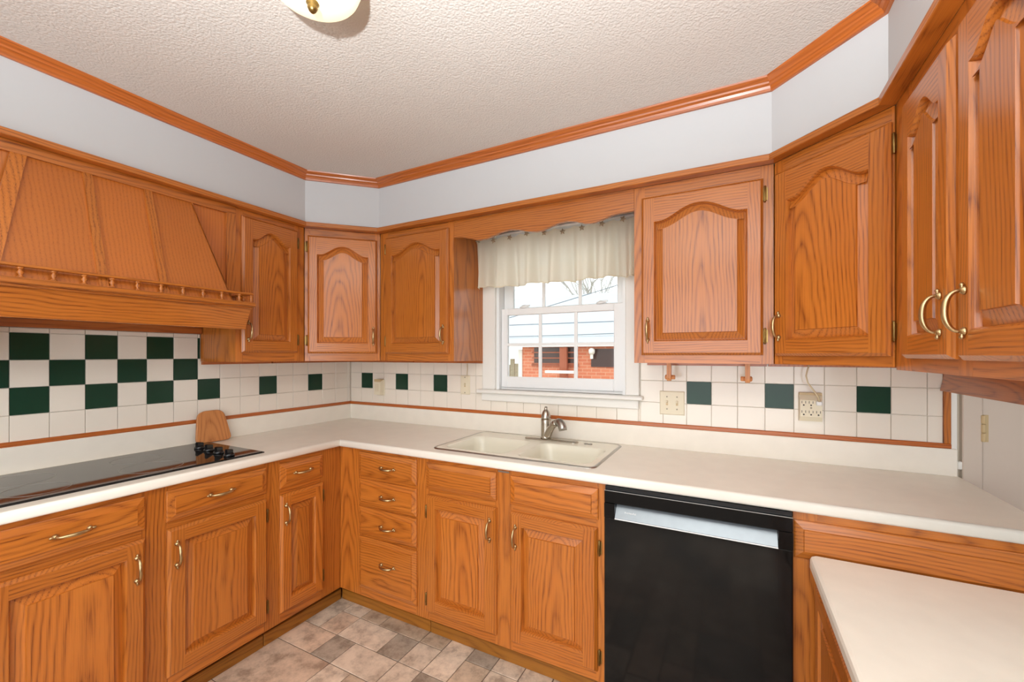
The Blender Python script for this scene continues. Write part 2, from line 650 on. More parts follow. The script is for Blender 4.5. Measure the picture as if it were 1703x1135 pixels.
for j in range(-1, 13):
    for i in range(-1, 17):
        if (i, j) in occ: continue
        for wdt, hgt in random.sample([(2, 2), (2, 1), (1, 2), (1, 1), (1, 1)], 5) + [(1, 1)]:
            cells = {(a, b) for a in range(i, i + wdt) for b in range(j, j + hgt)}
            if not (cells & occ) and i + wdt <= 17 and j + hgt <= 13:
                occ |= cells
                tiles.append((i, j, i + wdt, j + hgt, random.choice([LIGHT, LIGHT, PINK, GREY, TAN])))
                break
for i0, j0, i1, j1, c in tiles:
    x0, x1, y1, y0 = XI(i0), XI(i1), YJ(j0), YJ(j1)
    if j0 == -1: y1 = -0.49
    g, b = 0.0022, 0.0015
    m = MB()
    cx, cy = (x0 + x1) / 2, (y0 + y1) / 2
    a = [(x0 + g - cx, y0 + g - cy), (x1 - g - cx, y0 + g - cy), (x1 - g - cx, y1 - g - cy), (x0 + g - cx, y1 - g - cy)]
    t = [(x0 + g + b - cx, y0 + g + b - cy), (x1 - g - b - cx, y0 + g + b - cy), (x1 - g - b - cx, y1 - g - b - cy), (x0 + g + b - cx, y1 - g - b - cy)]
    m.rings([[(x, y, -0.004) for x, y in a], [(x, y, -0.001) for x, y in a], [(x, y, 0) for x, y in t]])
    o = link('floor_tile', m.mesh('floor_tile', M['stone']), floor, (cx, cy, ZF))
    k = random.uniform(0.9, 1.08)
    o.color = (c[0] * k, c[1] * k, c[2] * k, 1)

# --- wall tiles
_tm = {}


def tile_mesh(wd, ht, green):
    key = (round(wd, 4), round(ht, 4), green)
    if key not in _tm:
        m = MB()
        g = 0.0008
        b = 0.0012
        x0, x1, z0, z1 = -wd / 2 + g, wd / 2 - g, -ht / 2 + g, ht / 2 - g
        m.rings([[(x0, 0, z0), (x1, 0, z0), (x1, 0, z1), (x0, 0, z1)],
                 [(x0, -0.005, z0), (x1, -0.005, z0), (x1, -0.005, z1), (x0, -0.005, z1)],
                 [(x0 + b, -0.0065, z0 + b), (x1 - b, -0.0065, z0 + b), (x1 - b, -0.0065, z1 - b), (x0 + b, -0.0065, z1 - b)]])
        _tm[key] = m.mesh('tile', M['green_tile' if green else 'white_tile'])
    return _tm[key]


TP = 0.108
ZR = [1.043 + TP * r for r in range(6)]


def wall_tile(parent, u0, u1, z0, z1, green, left):
    if u1 - u0 < 0.008 or z1 - z0 < 0.008: return
    me = tile_mesh(u1 - u0, z1 - z0, green)
    uc, zc = (u0 + u1) / 2, (z0 + z1) / 2
    link('tile', me, parent, (0, uc, zc) if left else (uc, 0, zc), (0, 0, R(90)) if left else (0, 0, 0))


greenL = {(14, 3), (12, 3), (10, 3), (8, 3), (15, 2), (13, 2), (11, 2), (9, 2), (14, 1), (12, 1), (10, 1), (8, 1), (5, 1), (2, 1), (16, 3), (16, 1), (17, 2), (20, 1)}
for k in range(-1, 22):
    y1 = -(0.030 + k * TP) if k >= 0 else -0.0075
    y0 = -(0.030 + (k + 1) * TP)
    for r in range(5):
        z0, z1 = ZR[r], ZR[r + 1]
        if r == 4: z1 = 1.496
        yy1 = y1
        y0 = -(0.030 + (k + 1) * TP)
        if r >= 3:
            if y0 > -0.992: continue
            yy1 = min(y1, -0.992)
            if y1 < -1.91: continue
            y0 = max(y0, -1.910)
        wall_tile(wall_left, y0, yy1, z0, z1, (k, r) in greenL, True)
CASL, CASR = 1.145, 2.070
for k in range(-1, 18):
    x0 = max(0.118 + k * TP, 0.0075)
    x1 = 0.118 + (k + 1) * TP
    for r in range(3):
        a, b = x0, x1
        if r > 0:
            if a >= CASL: continue
            b = min(b, CASL - 0.002)
        wall_tile(wall_back, a, b, ZR[r], ZR[r + 1], r == 1 and k in (0, 3, 6), False)
for k in range(-2, 9):
    x0 = 2.290 + k * TP
    x1 = min(x0 + TP, 3.199)
    for r in range(3):
        wall_tile(wall_back, max(x0, CASR + 0.002), x1, ZR[r], ZR[r + 1], r == 1 and k in (0, 3, 6), False)


# --- swept mouldings: one object per straight piece, mitred, grain along the piece
def sweep_pieces(prof, path, mat, names, ends=None, builder=None):
    P = [Vector((x, y)) for x, y in path]
    d = [(P[i + 1] - P[i]).normalized() for i in range(len(P) - 1)]
    nr = [Vector((v.y, -v.x)) for v in d]
    out = []
    for i in range(len(d)):
        def cut(pt, a, b, o):
            if a is None or b is None:
                q = pt + (nr[i]) * o
            else:
                mdir = (a + b).normalized()
                q = pt + mdir * (o / mdir.dot(nr[i]))
            return q
        r0 = [cut(P[i], nr[i - 1] if i else None, nr[i], o) for o, z in prof]
        r1 = [cut(P[i + 1], nr[i], nr[i + 1] if i + 1 < len(nr) else None, o) for o, z in prof]
        m = MB()
        m.rings([[(q.x, q.y, z) for q, (o, z) in zip(r0, prof)], [(q.x, q.y, z) for q, (o, z) in zip(r1, prof)]])
        T = Matrix.Translation((P[i].x, P[i].y, 0)) @ Matrix.Rotation(math.atan2(d[i].y, d[i].x), 4, 'Z')
        ob = link(names[i], m.mesh(names[i], mat, inv=T.inverted()))
        ob.matrix_world = T
        out.append(ob)
    return out


UPATH = [(0.322, -2.45), (0.322, -0.616), (0.616, -0.322), (2.624, -0.322), (2.904, -0.602), (2.904, -1.345)]
for o in sweep_pieces([(0.0, 2.136), (0.02, 2.136), (0.02, ZC), (0.0, ZC)], UPATH, M['soffit'], ['wall_soffit_%d' % i for i in range(1, 6)]):
    o['kind'] = 'structure'
m = MB(); m.box(2.904, -1.345, 2.136, 3.23, -1.325, ZC); m.box(3.21, -1.325, 2.136, 3.23, 0, ZC)
struct('wall_soffit_6', m, M['soffit'])
for o in sweep_pieces([(0.0, 2.112), (0.043, 2.112), (0.045, 2.114), (0.045, 2.134), (0.043, 2.136), (0.0, 2.136)], UPATH, M['oak_x'], ['trim_%d' % i for i in range(1, 6)]):
    o['kind'] = 'structure'
crown = [(0.02, 2.376), (0.030, 2.376), (0.032, 2.384), (0.036, 2.392), (0.044, 2.398), (0.046, 2.404), (0.056, 2.410), (0.062, 2.414), (0.064, ZC), (0.02, ZC)]
for o in sweep_pieces(crown, UPATH, M['oak_dark_x'], ['trim_%d' % i for i in range(6, 11)]):
    o['kind'] = 'structure'
# wood strip along the bottom of the tiling and up its right edge
strip = [(0.0, 1.031), (0.014, 1.031), (0.016, 1.034), (0.016, 1.047), (0.013, 1.050), (0.0, 1.050)]
for o in sweep_pieces(strip, [(0.0, -2.45), (0.0, 0.0), (3.219, 0.0)], M['oak_dark_x'], ['trim_11', 'trim_12']):
    o['kind'] = 'structure'
m = MB(); m.bbox(3.199, -0.016, 1.050, 3.219, 0, UB + 0.002, 0.002)
struct('trim_13', m, M['oak_z'])
m = MB(); m.box(3.220, -0.010, ZF, 3.2365, 0.0, 2.1)
struct('trim_14', m, M['white_paint'])
m = MB(); m.bbox(3.2365, -0.012, 0.955, 3.252, 0.012, 0.985, 0.003)
struct('trim_15', m, M['white_paint'])

# --- white door beyond the counter end
d1 = Thing('door_1', None, None, (3.66, 0, ZF), kind='structure')
d1.box('casing', 3.250, -0.014, ZF, 3.304, 0.05, 2.10, M['door_shade_tone'], b=0.003)
d1.box('casing', 4.03, -0.014, ZF, 4.085, 0.05, 2.10, M['door_shade_tone'], b=0.003)
d1.box('head_casing', 3.304, -0.014, 2.05, 4.03, 0.05, 2.10, M['door_shade_tone'], b=0.003)
leaf = d1.box('leaf', 3.3065, -0.004, ZF + 0.01, 4.028, 0.034, 2.048, M['door_shade_tone'], b=0.002)
for zc in (0.35, 1.115, 1.85):
    m = MB()
    for k in range(3):
        m.lathe([(0.0065, -0.016), (0.0075, -0.014), (0.0075, 0.014), (0.0065, 0.016)], (3.306, -0.012, zc - 0.033 + 0.033 * k), n=10)
    m.box(3.307, -0.0065, zc - 0.05, 3.322, -0.0035, zc + 0.05)
    d1.part('hinge', m, M['almond_dark'], leaf)
for o in (1,):
    m = MB(); m.lathe([(0.012, 0), (0.012, -0.03), (0.027, -0.045), (0.027, -0.06), (0.015, -0.07)], (3.96, -0.004, 0.95), 'Y', 16)
    d1.part('knob', m, M['brass'], leaf)

# ------------------------------------------------------------------ window
wn = Thing('window_1', None, None, (1.61, 0, 1.18), kind='structure')
W = M['white_paint']
wn.box('casing', CASL, -0.022, WZ0, 1.232, 0, 2.10, W, b=0.004)
wn.box('casing', 2.000, -0.022, WZ0, CASR, 0, 2.10, W, b=0.004)
wn.box('casing', CASL, -0.022, 2.10, CASR, 0, 2.16, W, b=0.004)
wn.box('stool', 1.118, -0.050, 1.158, 2.090, 0.03, 1.180, W, b=0.005)
wn.box('apron', 1.140, -0.024, 1.112, 2.066, 0, 1.158, W, b=0.004)
V = M['vinyl']
m = MB()
m.box(1.232, 0.0, 1.18, 1.250, 0.115, 2.10); m.box(1.982, 0.0, 1.18, 2.0, 0.115, 2.10); m.box(1.25, 0.0, 2.08, 1.982, 0.115, 2.10); m.box(1.25, 0.03, 1.18, 1.982, 0.118, 1.192)
wn.part('jamb', m, V)


def sash(name, x0, x1, z0, z1, gx0, gx1, gz0, gz1, y0, y1, bars, zbar):
    m = MB()
    m.bbox(x0, y0, z0, gx0, y1, z1, 0.003); m.bbox(gx1, y0, z0, x1, y1, z1, 0.003)
    m.bbox(gx0, y0, z0, gx1, y1, gz0, 0.003); m.bbox(gx0, y0, gz1, gx1, y1, z1, 0.003)
    s = wn.part(name, m, V)
    ym = (y0 + y1) / 2
    for b in bars:
        wn.box('muntin', b - 0.0095, ym - 0.011, gz0, b + 0.0095, ym - 0.003, gz1, V, s)
    xs = [gx0] + [b for b in bars] + [gx1]
    for i in range(len(xs) - 1):
        a = xs[i] + (0.0095 if i else 0)
        c = xs[i + 1] - (0.0095 if i < len(xs) - 2 else 0)
        wn.box('muntin', a, ym - 0.0105, zbar - 0.0085, c, ym - 0.0035, zbar + 0.0085, V, s)
        for za, zb in ((gz0, zbar - 0.0), (zbar, gz1)):
            wn.box('pane', xs[i], ym - 0.002, za, xs[i + 1], ym + 0.002, zb, M['glass'], s)
    return s


s1 = sash('lower_sash', 1.252, 1.980, 1.193, 1.662, 1.292, 1.930, 1.257, 1.623, 0.025, 0.055, (1.5045, 1.719), 1.448)
s2 = sash('upper_sash', 1.252, 1.980, 1.640, 2.078, 1.313, 1.940, 1.668, 2.04, 0.060, 0.090, (1.511, 1.732), 1.865)
for x in (1.40, 1.86):
    m = MB()
    m.lathe([(0.028, 0), (0.028, 0.006), (0.012, 0.018), (0.008, 0.019)], (x, 0.04, 1.662), n=14)
    m.box(x - 0.006, 0.028, 1.672, x + 0.035, 0.04, 1.680)
    wn.part('sash_lock', m, V, s1)

# ------------------------------------------------------------------ cabinet pieces
OX, OZ = M['oak_x'], M['oak_z']


def make_handle():
    """bow pull lying along local z, standing off towards -y"""
    m = MB()
    path, rad = [], []
    for i in range(17):
        t = i / 16
        a = math.pi * t
        path.append((0, -0.004 - 0.026 * math.sin(a) ** 0.75, -0.040 * math.cos(a)))
        rad.append(0.0036 + 0.0028 * math.sin(a) ** 2)
    m.tube(path, rad, 8)
    for sgn in (-1, 1):
        m.lathe([(0.0085, 0.0), (0.0085, -0.003), (0.006, -0.006), (0.004, -0.009)], (0, 0, sgn * 0.040), 'Y', 12)
        m.tube([(0, -0.004, sgn * 0.040), (0, -0.005, sgn * 0.047), (0, -0.005, sgn * 0.051), (0, -0.004, sgn * 0.055)], [0.005, 0.0028, 0.0048, 0.002], 8)
    return m.mesh('handle', M['brass'])


HANDLE = make_handle()


def make_hinge():
    m = MB()
    m.box(-0.009, -0.0035, -0.024, 0.009, -0.001, 0.024)
    m.lathe([(0.002, -0.031), (0.0042, -0.028), (0.0042, 0.028), (0.002, 0.031)], (0, -0.006, 0), n=8)
    return m.mesh('hinge', M['brass_dark'])


HINGE = make_hinge()


def offset_loop(pts, d):
    """offset a counter-clockwise closed loop inwards by d"""
    n = len(pts)
    out = []
    for i in range(n):
        p0, p1, p2 = Vector(pts[i - 1]), Vector(pts[i]), Vector(pts[(i + 1) % n])
        a, b = (p1 - p0).normalized(), (p2 - p1).normalized()
        na, nb = Vector((-a.y, a.x)), Vector((-b.y, b.x))
        mm = na + nb
        if mm.length < 1e-6: mm = na
        mm = mm.normalized()
        out.append(tuple(p1 + mm * (d / max(0.5, mm.dot(na)))))
    return out


def door(T, x0, x1, z0, z1, yf, arch=0.0, hx=None, hz=None, hinge=None, stile=0.055, top=0.055, bot=0.058, th=0.020, hzs=None):
    lip = 0.010
    ox0, ox1, oz0 = x0 + stile, x1 - stile, z0 + bot
    ozt = z1 - top - arch
    nt = 30 if arch else 1
    bottom = [(ox0, oz0), (ox1, oz0)]
    topp = []
    for i in range(nt + 1):
        t = i / nt
        u = 1 - 2 * t
        h = 0.0
        if arch:
            q = min(1.0, abs(u) / 0.90)
            h = arch * (0.5 + 0.5 * math.cos(math.pi * q ** 1.12))
        topp.append((ox1 + (ox0 - ox1) * t, ozt + h))
    P = bottom + topp
    n = len(P)

    def Q(p, t): return (p[0], yf - t, p[1])

    def frame_loop(i):
        a, b, c, d = x0 + i, x1 - i, z0 + i, z1 - i
        return [(a, c), (ox0, c), (ox1, c), (b, c), (b, oz0), (b, ozt), (b, d)] + [(p[0], d) for p in topp] + [(a, d), (a, ozt), (a, oz0)]
    m = MB()
    F1, F0 = frame_loop(lip), frame_loop(0.0)
    nf = len(F1)
    m.rings([[Q(p, 0.0005) for p in F0], [Q(p, th * 0.42) for p in F0], [Q(p, th * 0.55) for p in offset_loop(F0, 0.002)], [Q(p, th) for p in F1]], True, True, False, 0)
    fl = [Q(p, th) for p in F1]
    pl = [Q(p, th) for p in P]
    k = 7 + len(topp)
    cr = {'bl': 0, 'b0': 1, 'b1': 2, 'br': 3, 'r0': 4, 'r1': 5, 'tr': 6, 'tl': k, 'l1': k + 1, 'l0': k + 2}
    pi = lambda i: nf + i
    vv = fl + pl
    fv = [(cr['bl'], cr['b0'], pi(0), cr['l0']), (cr['b1'], cr['br'], cr['r0'], pi(1)),
          (pi(1), cr['r0'], cr['r1'], pi(2)), (pi(2), cr['r1'], cr['tr'], 7), (7 + nt, cr['tl'], cr['l1'], pi(n - 1)), (cr['l0'], pi(0), pi(n - 1), cr['l1'])]
    m.add(vv, fv, 0)
    fh = [(cr['b0'], cr['b1'], pi(1), pi(0))] + [(pi(2 + i), 7 + i, 8 + i, pi(3 + i)) for i in range(nt)]
    m.add(vv, fh, 1)
    P1, P2 = offset_loop(P, 0.004), offset_loop(P, 0.007)
    m.rings([[Q(p, th) for p in P], [Q(p, th * 0.66) for p in P1], [Q(p, th * 0.12) for p in P2]], True, False, False, 0)
    d = T.part('door', m, [OZ, OX])
    m = MB()
    m.rings([[Q(p, th * 0.13) for p in offset_loop(P, 0.004)], [Q(p, th * 0.20) for p in offset_loop(P, 0.010)], [Q(p, th * 0.66) for p in offset_loop(P, 0.034)], [Q(p, th * 0.90) for p in offset_loop(P, 0.0355)]], True, False, True, 0)
    T.part('panel', m, OZ, d)
    if hx is not None:
        T.put('handle', HANDLE, (hx, yf - th, hz), (0, 0, 0), d)
    if hinge:
        xx = x0 - 0.006 if hinge == 'l' else x1 + 0.006
        for zz in (hzs or (z0 + 0.065, z1 - 0.065)):
            T.put('hinge', HINGE, (xx, yf, zz), (0, 0, 0), d)
    return d


def drawer(T, x0, x1, z0, z1, yf, hx=None, hz=None, th=0.019, name='drawer'):
    m = MB()

    def loop(i, t): return [(x0 + i, yf - t, z0 + i), (x1 - i, yf - t, z0 + i), (x1 - i, yf - t, z1 - i), (x0 + i, yf - t, z1 - i)]
    m.rings([loop(0, 0.0005), loop(0, 0.007), loop(0.003, 0.009), loop(0.024, 0.0150), loop(0.0255, 0.019)], True, True, True)
    d = T.part(name, m, OX)
    if hx is not None:
        T.put('handle', HANDLE, (hx, yf - th, hz), (0, R(90), 0), d)
    return d


YB = -0.603        # face of the base cabinets


def base_cab(name, label, run, x0, x1, stiles, rails, label_group=None, bx=None, top=0.898):
    T = Thing(name, label, 'cabinet', ((x0 + x1) / 2, YB, ZF), run, label_group)
    b0, b1 = bx if bx else (x0, x1)
    T.box('body', b0 + 0.002, YB + 0.019, 0.128, b1 - 0.002, -0.004, top - 0.003, OZ)
    for a, b in stiles:
        T.box('stile', a, YB, 0.128, b, YB + 0.019, top, OZ)
    for a, b, z0, z1 in rails:
        T.box('rail', a, YB + 0.0003, z0, b, YB + 0.0187, z1, OX)
    return T


# left run
LEFT_GROUP = None
T = base_cab('base_cabinet', 'wide oak base cabinet with two drawers and two doors under the black cooktop', RUN_LEFT, -1.875, -0.985,
             [(-1.875, -1.835), (-1.470, -1.390), (-1.023, -0.985)],
             [(a, b, z0, z1) for a, b in ((-1.835, -1.470), (-1.390, -1.023)) for z0, z1 in ((0.872, 0.898), (0.722, 0.762), (0.128, 0.180))])
drawer(T, -1.842, -1.462, 0.759, 0.878, YB, -1.652, 0.822)
drawer(T, -1.397, -1.016, 0.759, 0.876, YB, -1.213, 0.822)
door(T, -1.842, -1.462, 0.176, 0.728, YB, 0, -1.490, 0.63, 'l')
door(T, -1.397, -1.016, 0.176, 0.733, YB, 0, -1.369, 0.633, 'r', hzs=(0.239, 0.655))
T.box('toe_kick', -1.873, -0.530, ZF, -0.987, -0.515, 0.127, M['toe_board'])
T.box('shoe_moulding', -1.873, -0.543, ZF, -0.987, -0.531, ZF + 0.058, M['toe'], b=0.003)
T = base_cab('base_cabinet', 'narrow oak base cabinet with one drawer and one door at the inner corner', RUN_LEFT, -0.985, -0.584,
             [(-0.985, -0.947), (-0.727, -0.604)], [(-0.947, -0.727, z0, z1) for z0, z1 in ((0.872, 0.898), (0.722, 0.762), (0.128, 0.180))])
drawer(T, -0.953, -0.720, 0.757, 0.874, YB, -0.839, 0.820)
door(T, -0.953, -0.720, 0.176, 0.730, YB, 0, -0.929, 0.637, 'r', hzs=(0.247, 0.66), stile=0.05)
T.box('toe_kick', -0.985, -0.530, ZF, -0.532, -0.515, 0.127, M['toe_board'])
T.box('shoe_moulding', -0.985, -0.543, ZF, -0.545, -0.531, ZF + 0.058, M['toe'], b=0.003)
T = base_cab('base_cabinet', 'oak base cabinet with one drawer and one door past the cooktop', RUN_LEFT, -2.45, -1.877,
             [(-2.45, -2.41), (-1.915, -1.877)], [(-2.41, -1.915, z0, z1) for z0, z1 in ((0.872, 0.898), (0.722, 0.762), (0.128, 0.180))])
drawer(T, -2.417, -1.908, 0.759, 0.877, YB, -2.16, 0.822)
door(T, -2.417, -1.908, 0.176, 0.730, YB, 0, -1.94, 0.633, 'l')
T.box('toe_kick', -2.448, -0.530, ZF, -1.879, -0.515, 0.127, M['toe_board'])

# back run
zz = [(0.880, 0.898), (0.735, 0.762), (0.590, 0.612), (0.440, 0.462), (0.128, 0.182)]
T = base_cab('base_cabinet', 'oak base cabinet with a stack of four drawers at the inner corner', RUN_BACK, 0.604, 1.168,
             [(0.604, 0.762), (1.128, 1.168)], [(0.762, 1.128, a, b) for a, b in zz], bx=(0.606, 1.168))
for z0, z1, hz in ((0.757, 0.881, 0.819), (0.606, 0.741, 0.672), (0.457, 0.596, 0.522), (0.174, 0.442, 0.332)):
    drawer(T, 0.753, 1.137, z0, z1, YB, 0.962, hz)
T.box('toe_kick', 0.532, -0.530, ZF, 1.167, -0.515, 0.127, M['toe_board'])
T.box('shoe_moulding', 0.545, -0.543, ZF, 1.167, -0.531, ZF + 0.058, M['toe'], b=0.003)
T = Thing('sink_cabinet', 'oak sink cabinet with two false drawer fronts above two doors', 'cabinet', (1.611, YB, ZF), RUN_BACK)
m = MB()
m.box(1.170, YB + 0.019, 0.128, 2.053, YB + 0.03, 0.70); m.box(1.170, YB + 0.03, 0.128, 1.186, -0.004, 0.895); m.box(2.037, YB + 0.03, 0.128, 2.053, -0.004, 0.895); m.box(1.186, YB + 0.03, 0.128, 2.037, -0.004, 0.145)
T.part('body', m, OZ)
for a, b in ((1.168, 1.210), (1.570, 1.656), (2.018, 2.055)):
    T.box('stile', a, YB, 0.128, b, YB + 0.019, 0.898, OZ)
for a, b in ((1.210, 1.570), (1.656, 2.018)):
    for z0, z1 in ((0.872, 0.898), (0.715, 0.762), (0.128, 0.182)):
        T.box('rail', a, YB + 0.0003, z0, b, YB + 0.0187, z1, OX)
drawer(T, 1.196, 1.578, 0.754, 0.877, YB, name='false_front')
drawer(T, 1.647, 2.028, 0.753, 0.873, YB, name='false_front')
door(T, 1.200, 1.580, 0.173, 0.724, YB, 0, 1.553, 0.628, 'l', hzs=(0.227, 0.643))
door(T, 1.648, 2.026, 0.171, 0.722, YB, 0, 1.678, 0.623, 'r', hzs=(0.225, 0.645))
m = MB(); m.box(1.585, YB - 0.0025, 0.880, 1.638, YB, 0.887); m.lathe([(0.003, -0.0025), (0.003, -0.005)], (1.630, YB, 0.8835), 'Y', 8)
T.part('dishwasher_bracket', m, M['steel'], label='small dark metal mounting plate')
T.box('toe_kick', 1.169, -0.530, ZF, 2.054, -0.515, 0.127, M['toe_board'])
T.box('shoe_moulding', 1.169, -0.543, ZF, 2.054, -0.531, ZF + 0.058, M['toe'], b=0.003)

# end of the back run, beside the dishwasher
T = Thing('base_cabinet', 'oak cabinet with one wide drawer without handle between dishwasher and desk', 'cabinet', (2.94, YB, ZF), RUN_BACK)
T.box('body', 2.656, YB + 0.019, 0.128, 3.218, -0.004, 0.895, OZ)
T.box('stile', 2.654, YB, 0.128, 2.716, YB + 0.019, 0.898, OZ)
T.box('stile', 3.17, YB, 0.128, 3.22, YB + 0.019, 0.898, OZ)
T.box('rail', 2.716, YB + 0.0003, 0.862, 3.17, YB + 0.0187, 0.898, OX)
T.box('rail', 2.716, YB + 0.0003, 0.72, 3.17, YB + 0.0187, 0.765, OX)
T.box('lower_panel', 2.716, YB + 0.004, 0.128, 3.17, YB + 0.0187, 0.72, OZ)
drawer(T, 2.656, 3.19, 0.752, 0.869, YB)
T.box('toe_kick', 2.656, -0.530, ZF, 3.218, -0.515, 0.127, M['toe_board'])

# desk at the end: lower counter on a cabinet facing the cooktop
DX = 2.722
TD = Matrix.Translation((3.24, 0, 0)) @ Matrix.Rotation(R(-90), 4, 'Z')
T = Thing('desk_cabinet', 'oak desk cabinet with doors under the lower cream desk top', 'cabinet', (1.3, DX - 3.24, ZF), TD)
yd = DX - 3.24
T.box('body', 0.628, yd + 0.019, 0.10, 2.10, -0.004, 0.733, OZ)
for a, b in ((0.628, 0.665), (1.07, 1.11), (1.52, 1.56), (2.06, 2.10)):
    T.box('stile', a, yd, 0.10, b, yd + 0.019, 0.735, OZ)
for a, b in ((0.665, 1.07), (1.11, 1.52), (1.56, 2.06)):
    T.box('rail', a, yd + 0.0003, 0.70, b, yd + 0.0187, 0.735, OX)
    T.box('rail', a, yd + 0.0003, 0.10, b, yd + 0.0187, 0.15, OX)
door(T, 0.655, 1.08, 0.14, 0.705, yd, 0, 1.05, 0.60, 'l')
door(T, 1.10, 1.53, 0.14, 0.705, yd, 0, 1.13, 0.60, 'r')
door(T, 1.55, 2.07, 0.14, 0.705, yd, 0, 1.58, 0.60, 'r')
T.box('toe_kick', 0.63, yd + 0.07, ZF, 2.098, yd + 0.085, 0.099, M['toe_board'])
# desk top with a rounded near corner
dz0, dz1 = 0.737, 0.776
pts = [(3.24, -2.13), (3.24, -0.6245)]
rr = 0.022
for i in range(7):
    a = R(90 + 90 * i / 6)
    pts.append((2.692 + rr + rr * math.cos(a), -0.6245 - rr + rr * math.sin(a)))
pts.append((2.692, -2.13))
m = MB()
prof = [(0.006, 0.0), (0.0, 0.006), (0.0, dz1 - dz0 - 0.012), (0.003, dz1 - dz0 - 0.004), (0.010, dz1 - dz0)]
ccw = pts if sum((pts[i - 1][0] * pts[i][1] - pts[i][0] * pts[i - 1][1]) for i in range(len(pts))) > 0 else pts[::-1]
m.rings([[(x, y, dz0 + h) for x, y in offset_loop(ccw, o)] for o, h in prof])
solo('desk_counter', m, M['laminate'], 'lower cream laminate desk top with a rounded corner beside the dishwasher', 'counter')

# ------------------------------------------------------------------ wall cabinets
YU = -0.322


def cleat(T, x0, x1): T.box('cleat', x0, -0.030, UB - 0.016, x1, -0.009, UB - 0.001, M['oak_dark_x'])


T = Thing('wall_cabinet', 'narrow oak wall cabinet with an arched door beside the range hood', 'cabinet', (-0.80, YU, UB), RUN_LEFT)
T.box('body', -0.990, YU + 0.019, UB, -0.618, -0.008, 2.111, OZ)
T.box('stile', -0.990, YU, UB, -0.955, YU + 0.019, 2.111, OZ)
T.box('stile', -0.675, YU, UB, -0.617, YU + 0.019, 2.111, OZ)
for z0, z1 in ((UB, 1.410), (2.065, 2.111)): T.box('rail', -0.955, YU + 0.0003, z0, -0.675, YU + 0.0187, z1, OX)
door(T, -0.966, -0.663, 1.399, 2.080, YU, 0.052, -0.938, 1.506, 'r', hzs=(1.470, 2.012), stile=0.05)
cleat(T, -0.988, -0.62)

T = Thing('wall_cabinet', 'oak wall cabinet with an arched door past the range hood', 'cabinet', (-2.178, YU, UB), RUN_LEFT)
T.box('body', -2.449, YU + 0.019, UB, -1.914, -0.008, 2.111, OZ)
T.box('stile', -2.45, YU, UB, -2.405, YU + 0.019, 2.111, OZ)
T.box('stile', -1.955, YU, UB, -1.913, YU + 0.019, 2.111, OZ)
for z0, z1 in ((UB, 1.410), (2.065, 2.111)): T.box('rail', -2.405, YU + 0.0003, z0, -1.955, YU + 0.0187, z1, OX)
door(T, -2.417, -1.943, 1.399, 2.080, YU, 0.052, -1.972, 1.506, 'l', stile=0.053)
cleat(T, -2.448, -1.916)

T = Thing('corner_cabinet', 'diagonal oak corner wall cabinet with one arched door between the hood and window', 'cabinet', (0.208, 0, UB), RUN_DIAG_L)
inv = RUN_DIAG_L.inverted()
m = MB()
poly = [(0.008, -0.614), (0.312, -0.614), (0.606, -0.330), (0.612, -0.320), (0.612, -0.008), (0.008, -0.008)]
poly = [(0.008, -0.614), (0.318, -0.614), (0.318 - 0.0134, -0.616 + 0.0134 + 0.005)]
body = [(0.008, -0.614), (0.300, -0.612), (0.612, -0.300), (0.614, -0.008), (0.008, -0.008)]
m.prism([tuple((inv @ Vector((x, y, 0)))[:2]) for x, y in body], UB, 2.111)
T.part('body', m, OZ)
T.box('stile', 0.004, 0.0, UB, 0.032, 0.016, 2.111, OZ)
T.box('stile', 0.385, 0.0, UB, 0.412, 0.016, 2.111, OZ)
for z0, z1 in ((UB, 1.410), (2.055, 2.111)): T.box('rail', 0.032, 0.0003, z0, 0.385, 0.0155, z1, OX)
door(T, 0.020, 0.397, 1.396, 2.069, 0.0, 0.052, 0.375, 1.497, 'l', hzs=(1.47, 2.005), stile=0.05)

m = MB()
for a, b, c, d in ((0.009, -0.612, 0.030, -0.009), (0.030, -0.030, 0.612, -0.009)):
    m.prism([tuple((inv @ Vector((x, y, 0)))[:2]) for x, y in ((a, b), (c, b), (c, d), (a, d))], UB - 0.016, UB - 0.001)
T.part('cleat', m, M['oak_dark_x'])

T = Thing('wall_cabinet', 'oak wall cabinet with an arched door and bare side panel left of the window', 'cabinet', (0.884, YU, UB), RUN_BACK)
T.box('body', 0.618, YU + 0.019, UB, 1.150, -0.008, 2.111, OZ)
T.box('stile', 0.617, YU, UB, 0.678, YU + 0.019, 2.111, OZ)
T.box('stile', 1.112, YU, UB, 1.151, YU + 0.019, 2.111, OZ)
for z0, z1 in ((UB, 1.405), (2.062, 2.111)): T.box('rail', 0.678, YU + 0.0003, z0, 1.112, YU + 0.0187, z1, OX)
door(T, 0.666, 1.122, 1.393, 2.077, YU, 0.055, 1.094, 1.498, 'l', hzs=(1.468, 2.012), stile=0.053)
cleat(T, 0.62, 1.150)

T = Thing('wall_cabinet', 'oak wall cabinet with an arched door right of the window above the paper towel holder', 'cabinet', (2.365, YU, UB), RUN_BACK)
T.box('body', 2.107, YU + 0.019, UB, 2.623, -0.008, 2.111, OZ)
T.box('stile', 2.106, YU, UB, 2.150, YU + 0.019, 2.111, OZ)
T.box('stile', 2.578, YU, UB, 2.623, YU + 0.019, 2.111, OZ)
for z0, z1 in ((UB, 1.398), (2.05, 2.111)): T.box('rail', 2.150, YU + 0.0003, z0, 2.578, YU + 0.0187, z1, OX)
door(T, 2.138, 2.589, 1.386, 2.060, YU, 0.055, 2.166, 1.492, 'r', hzs=(1.459, 2.001), stile=0.053)
cleat(T, 2.11, 2.62)

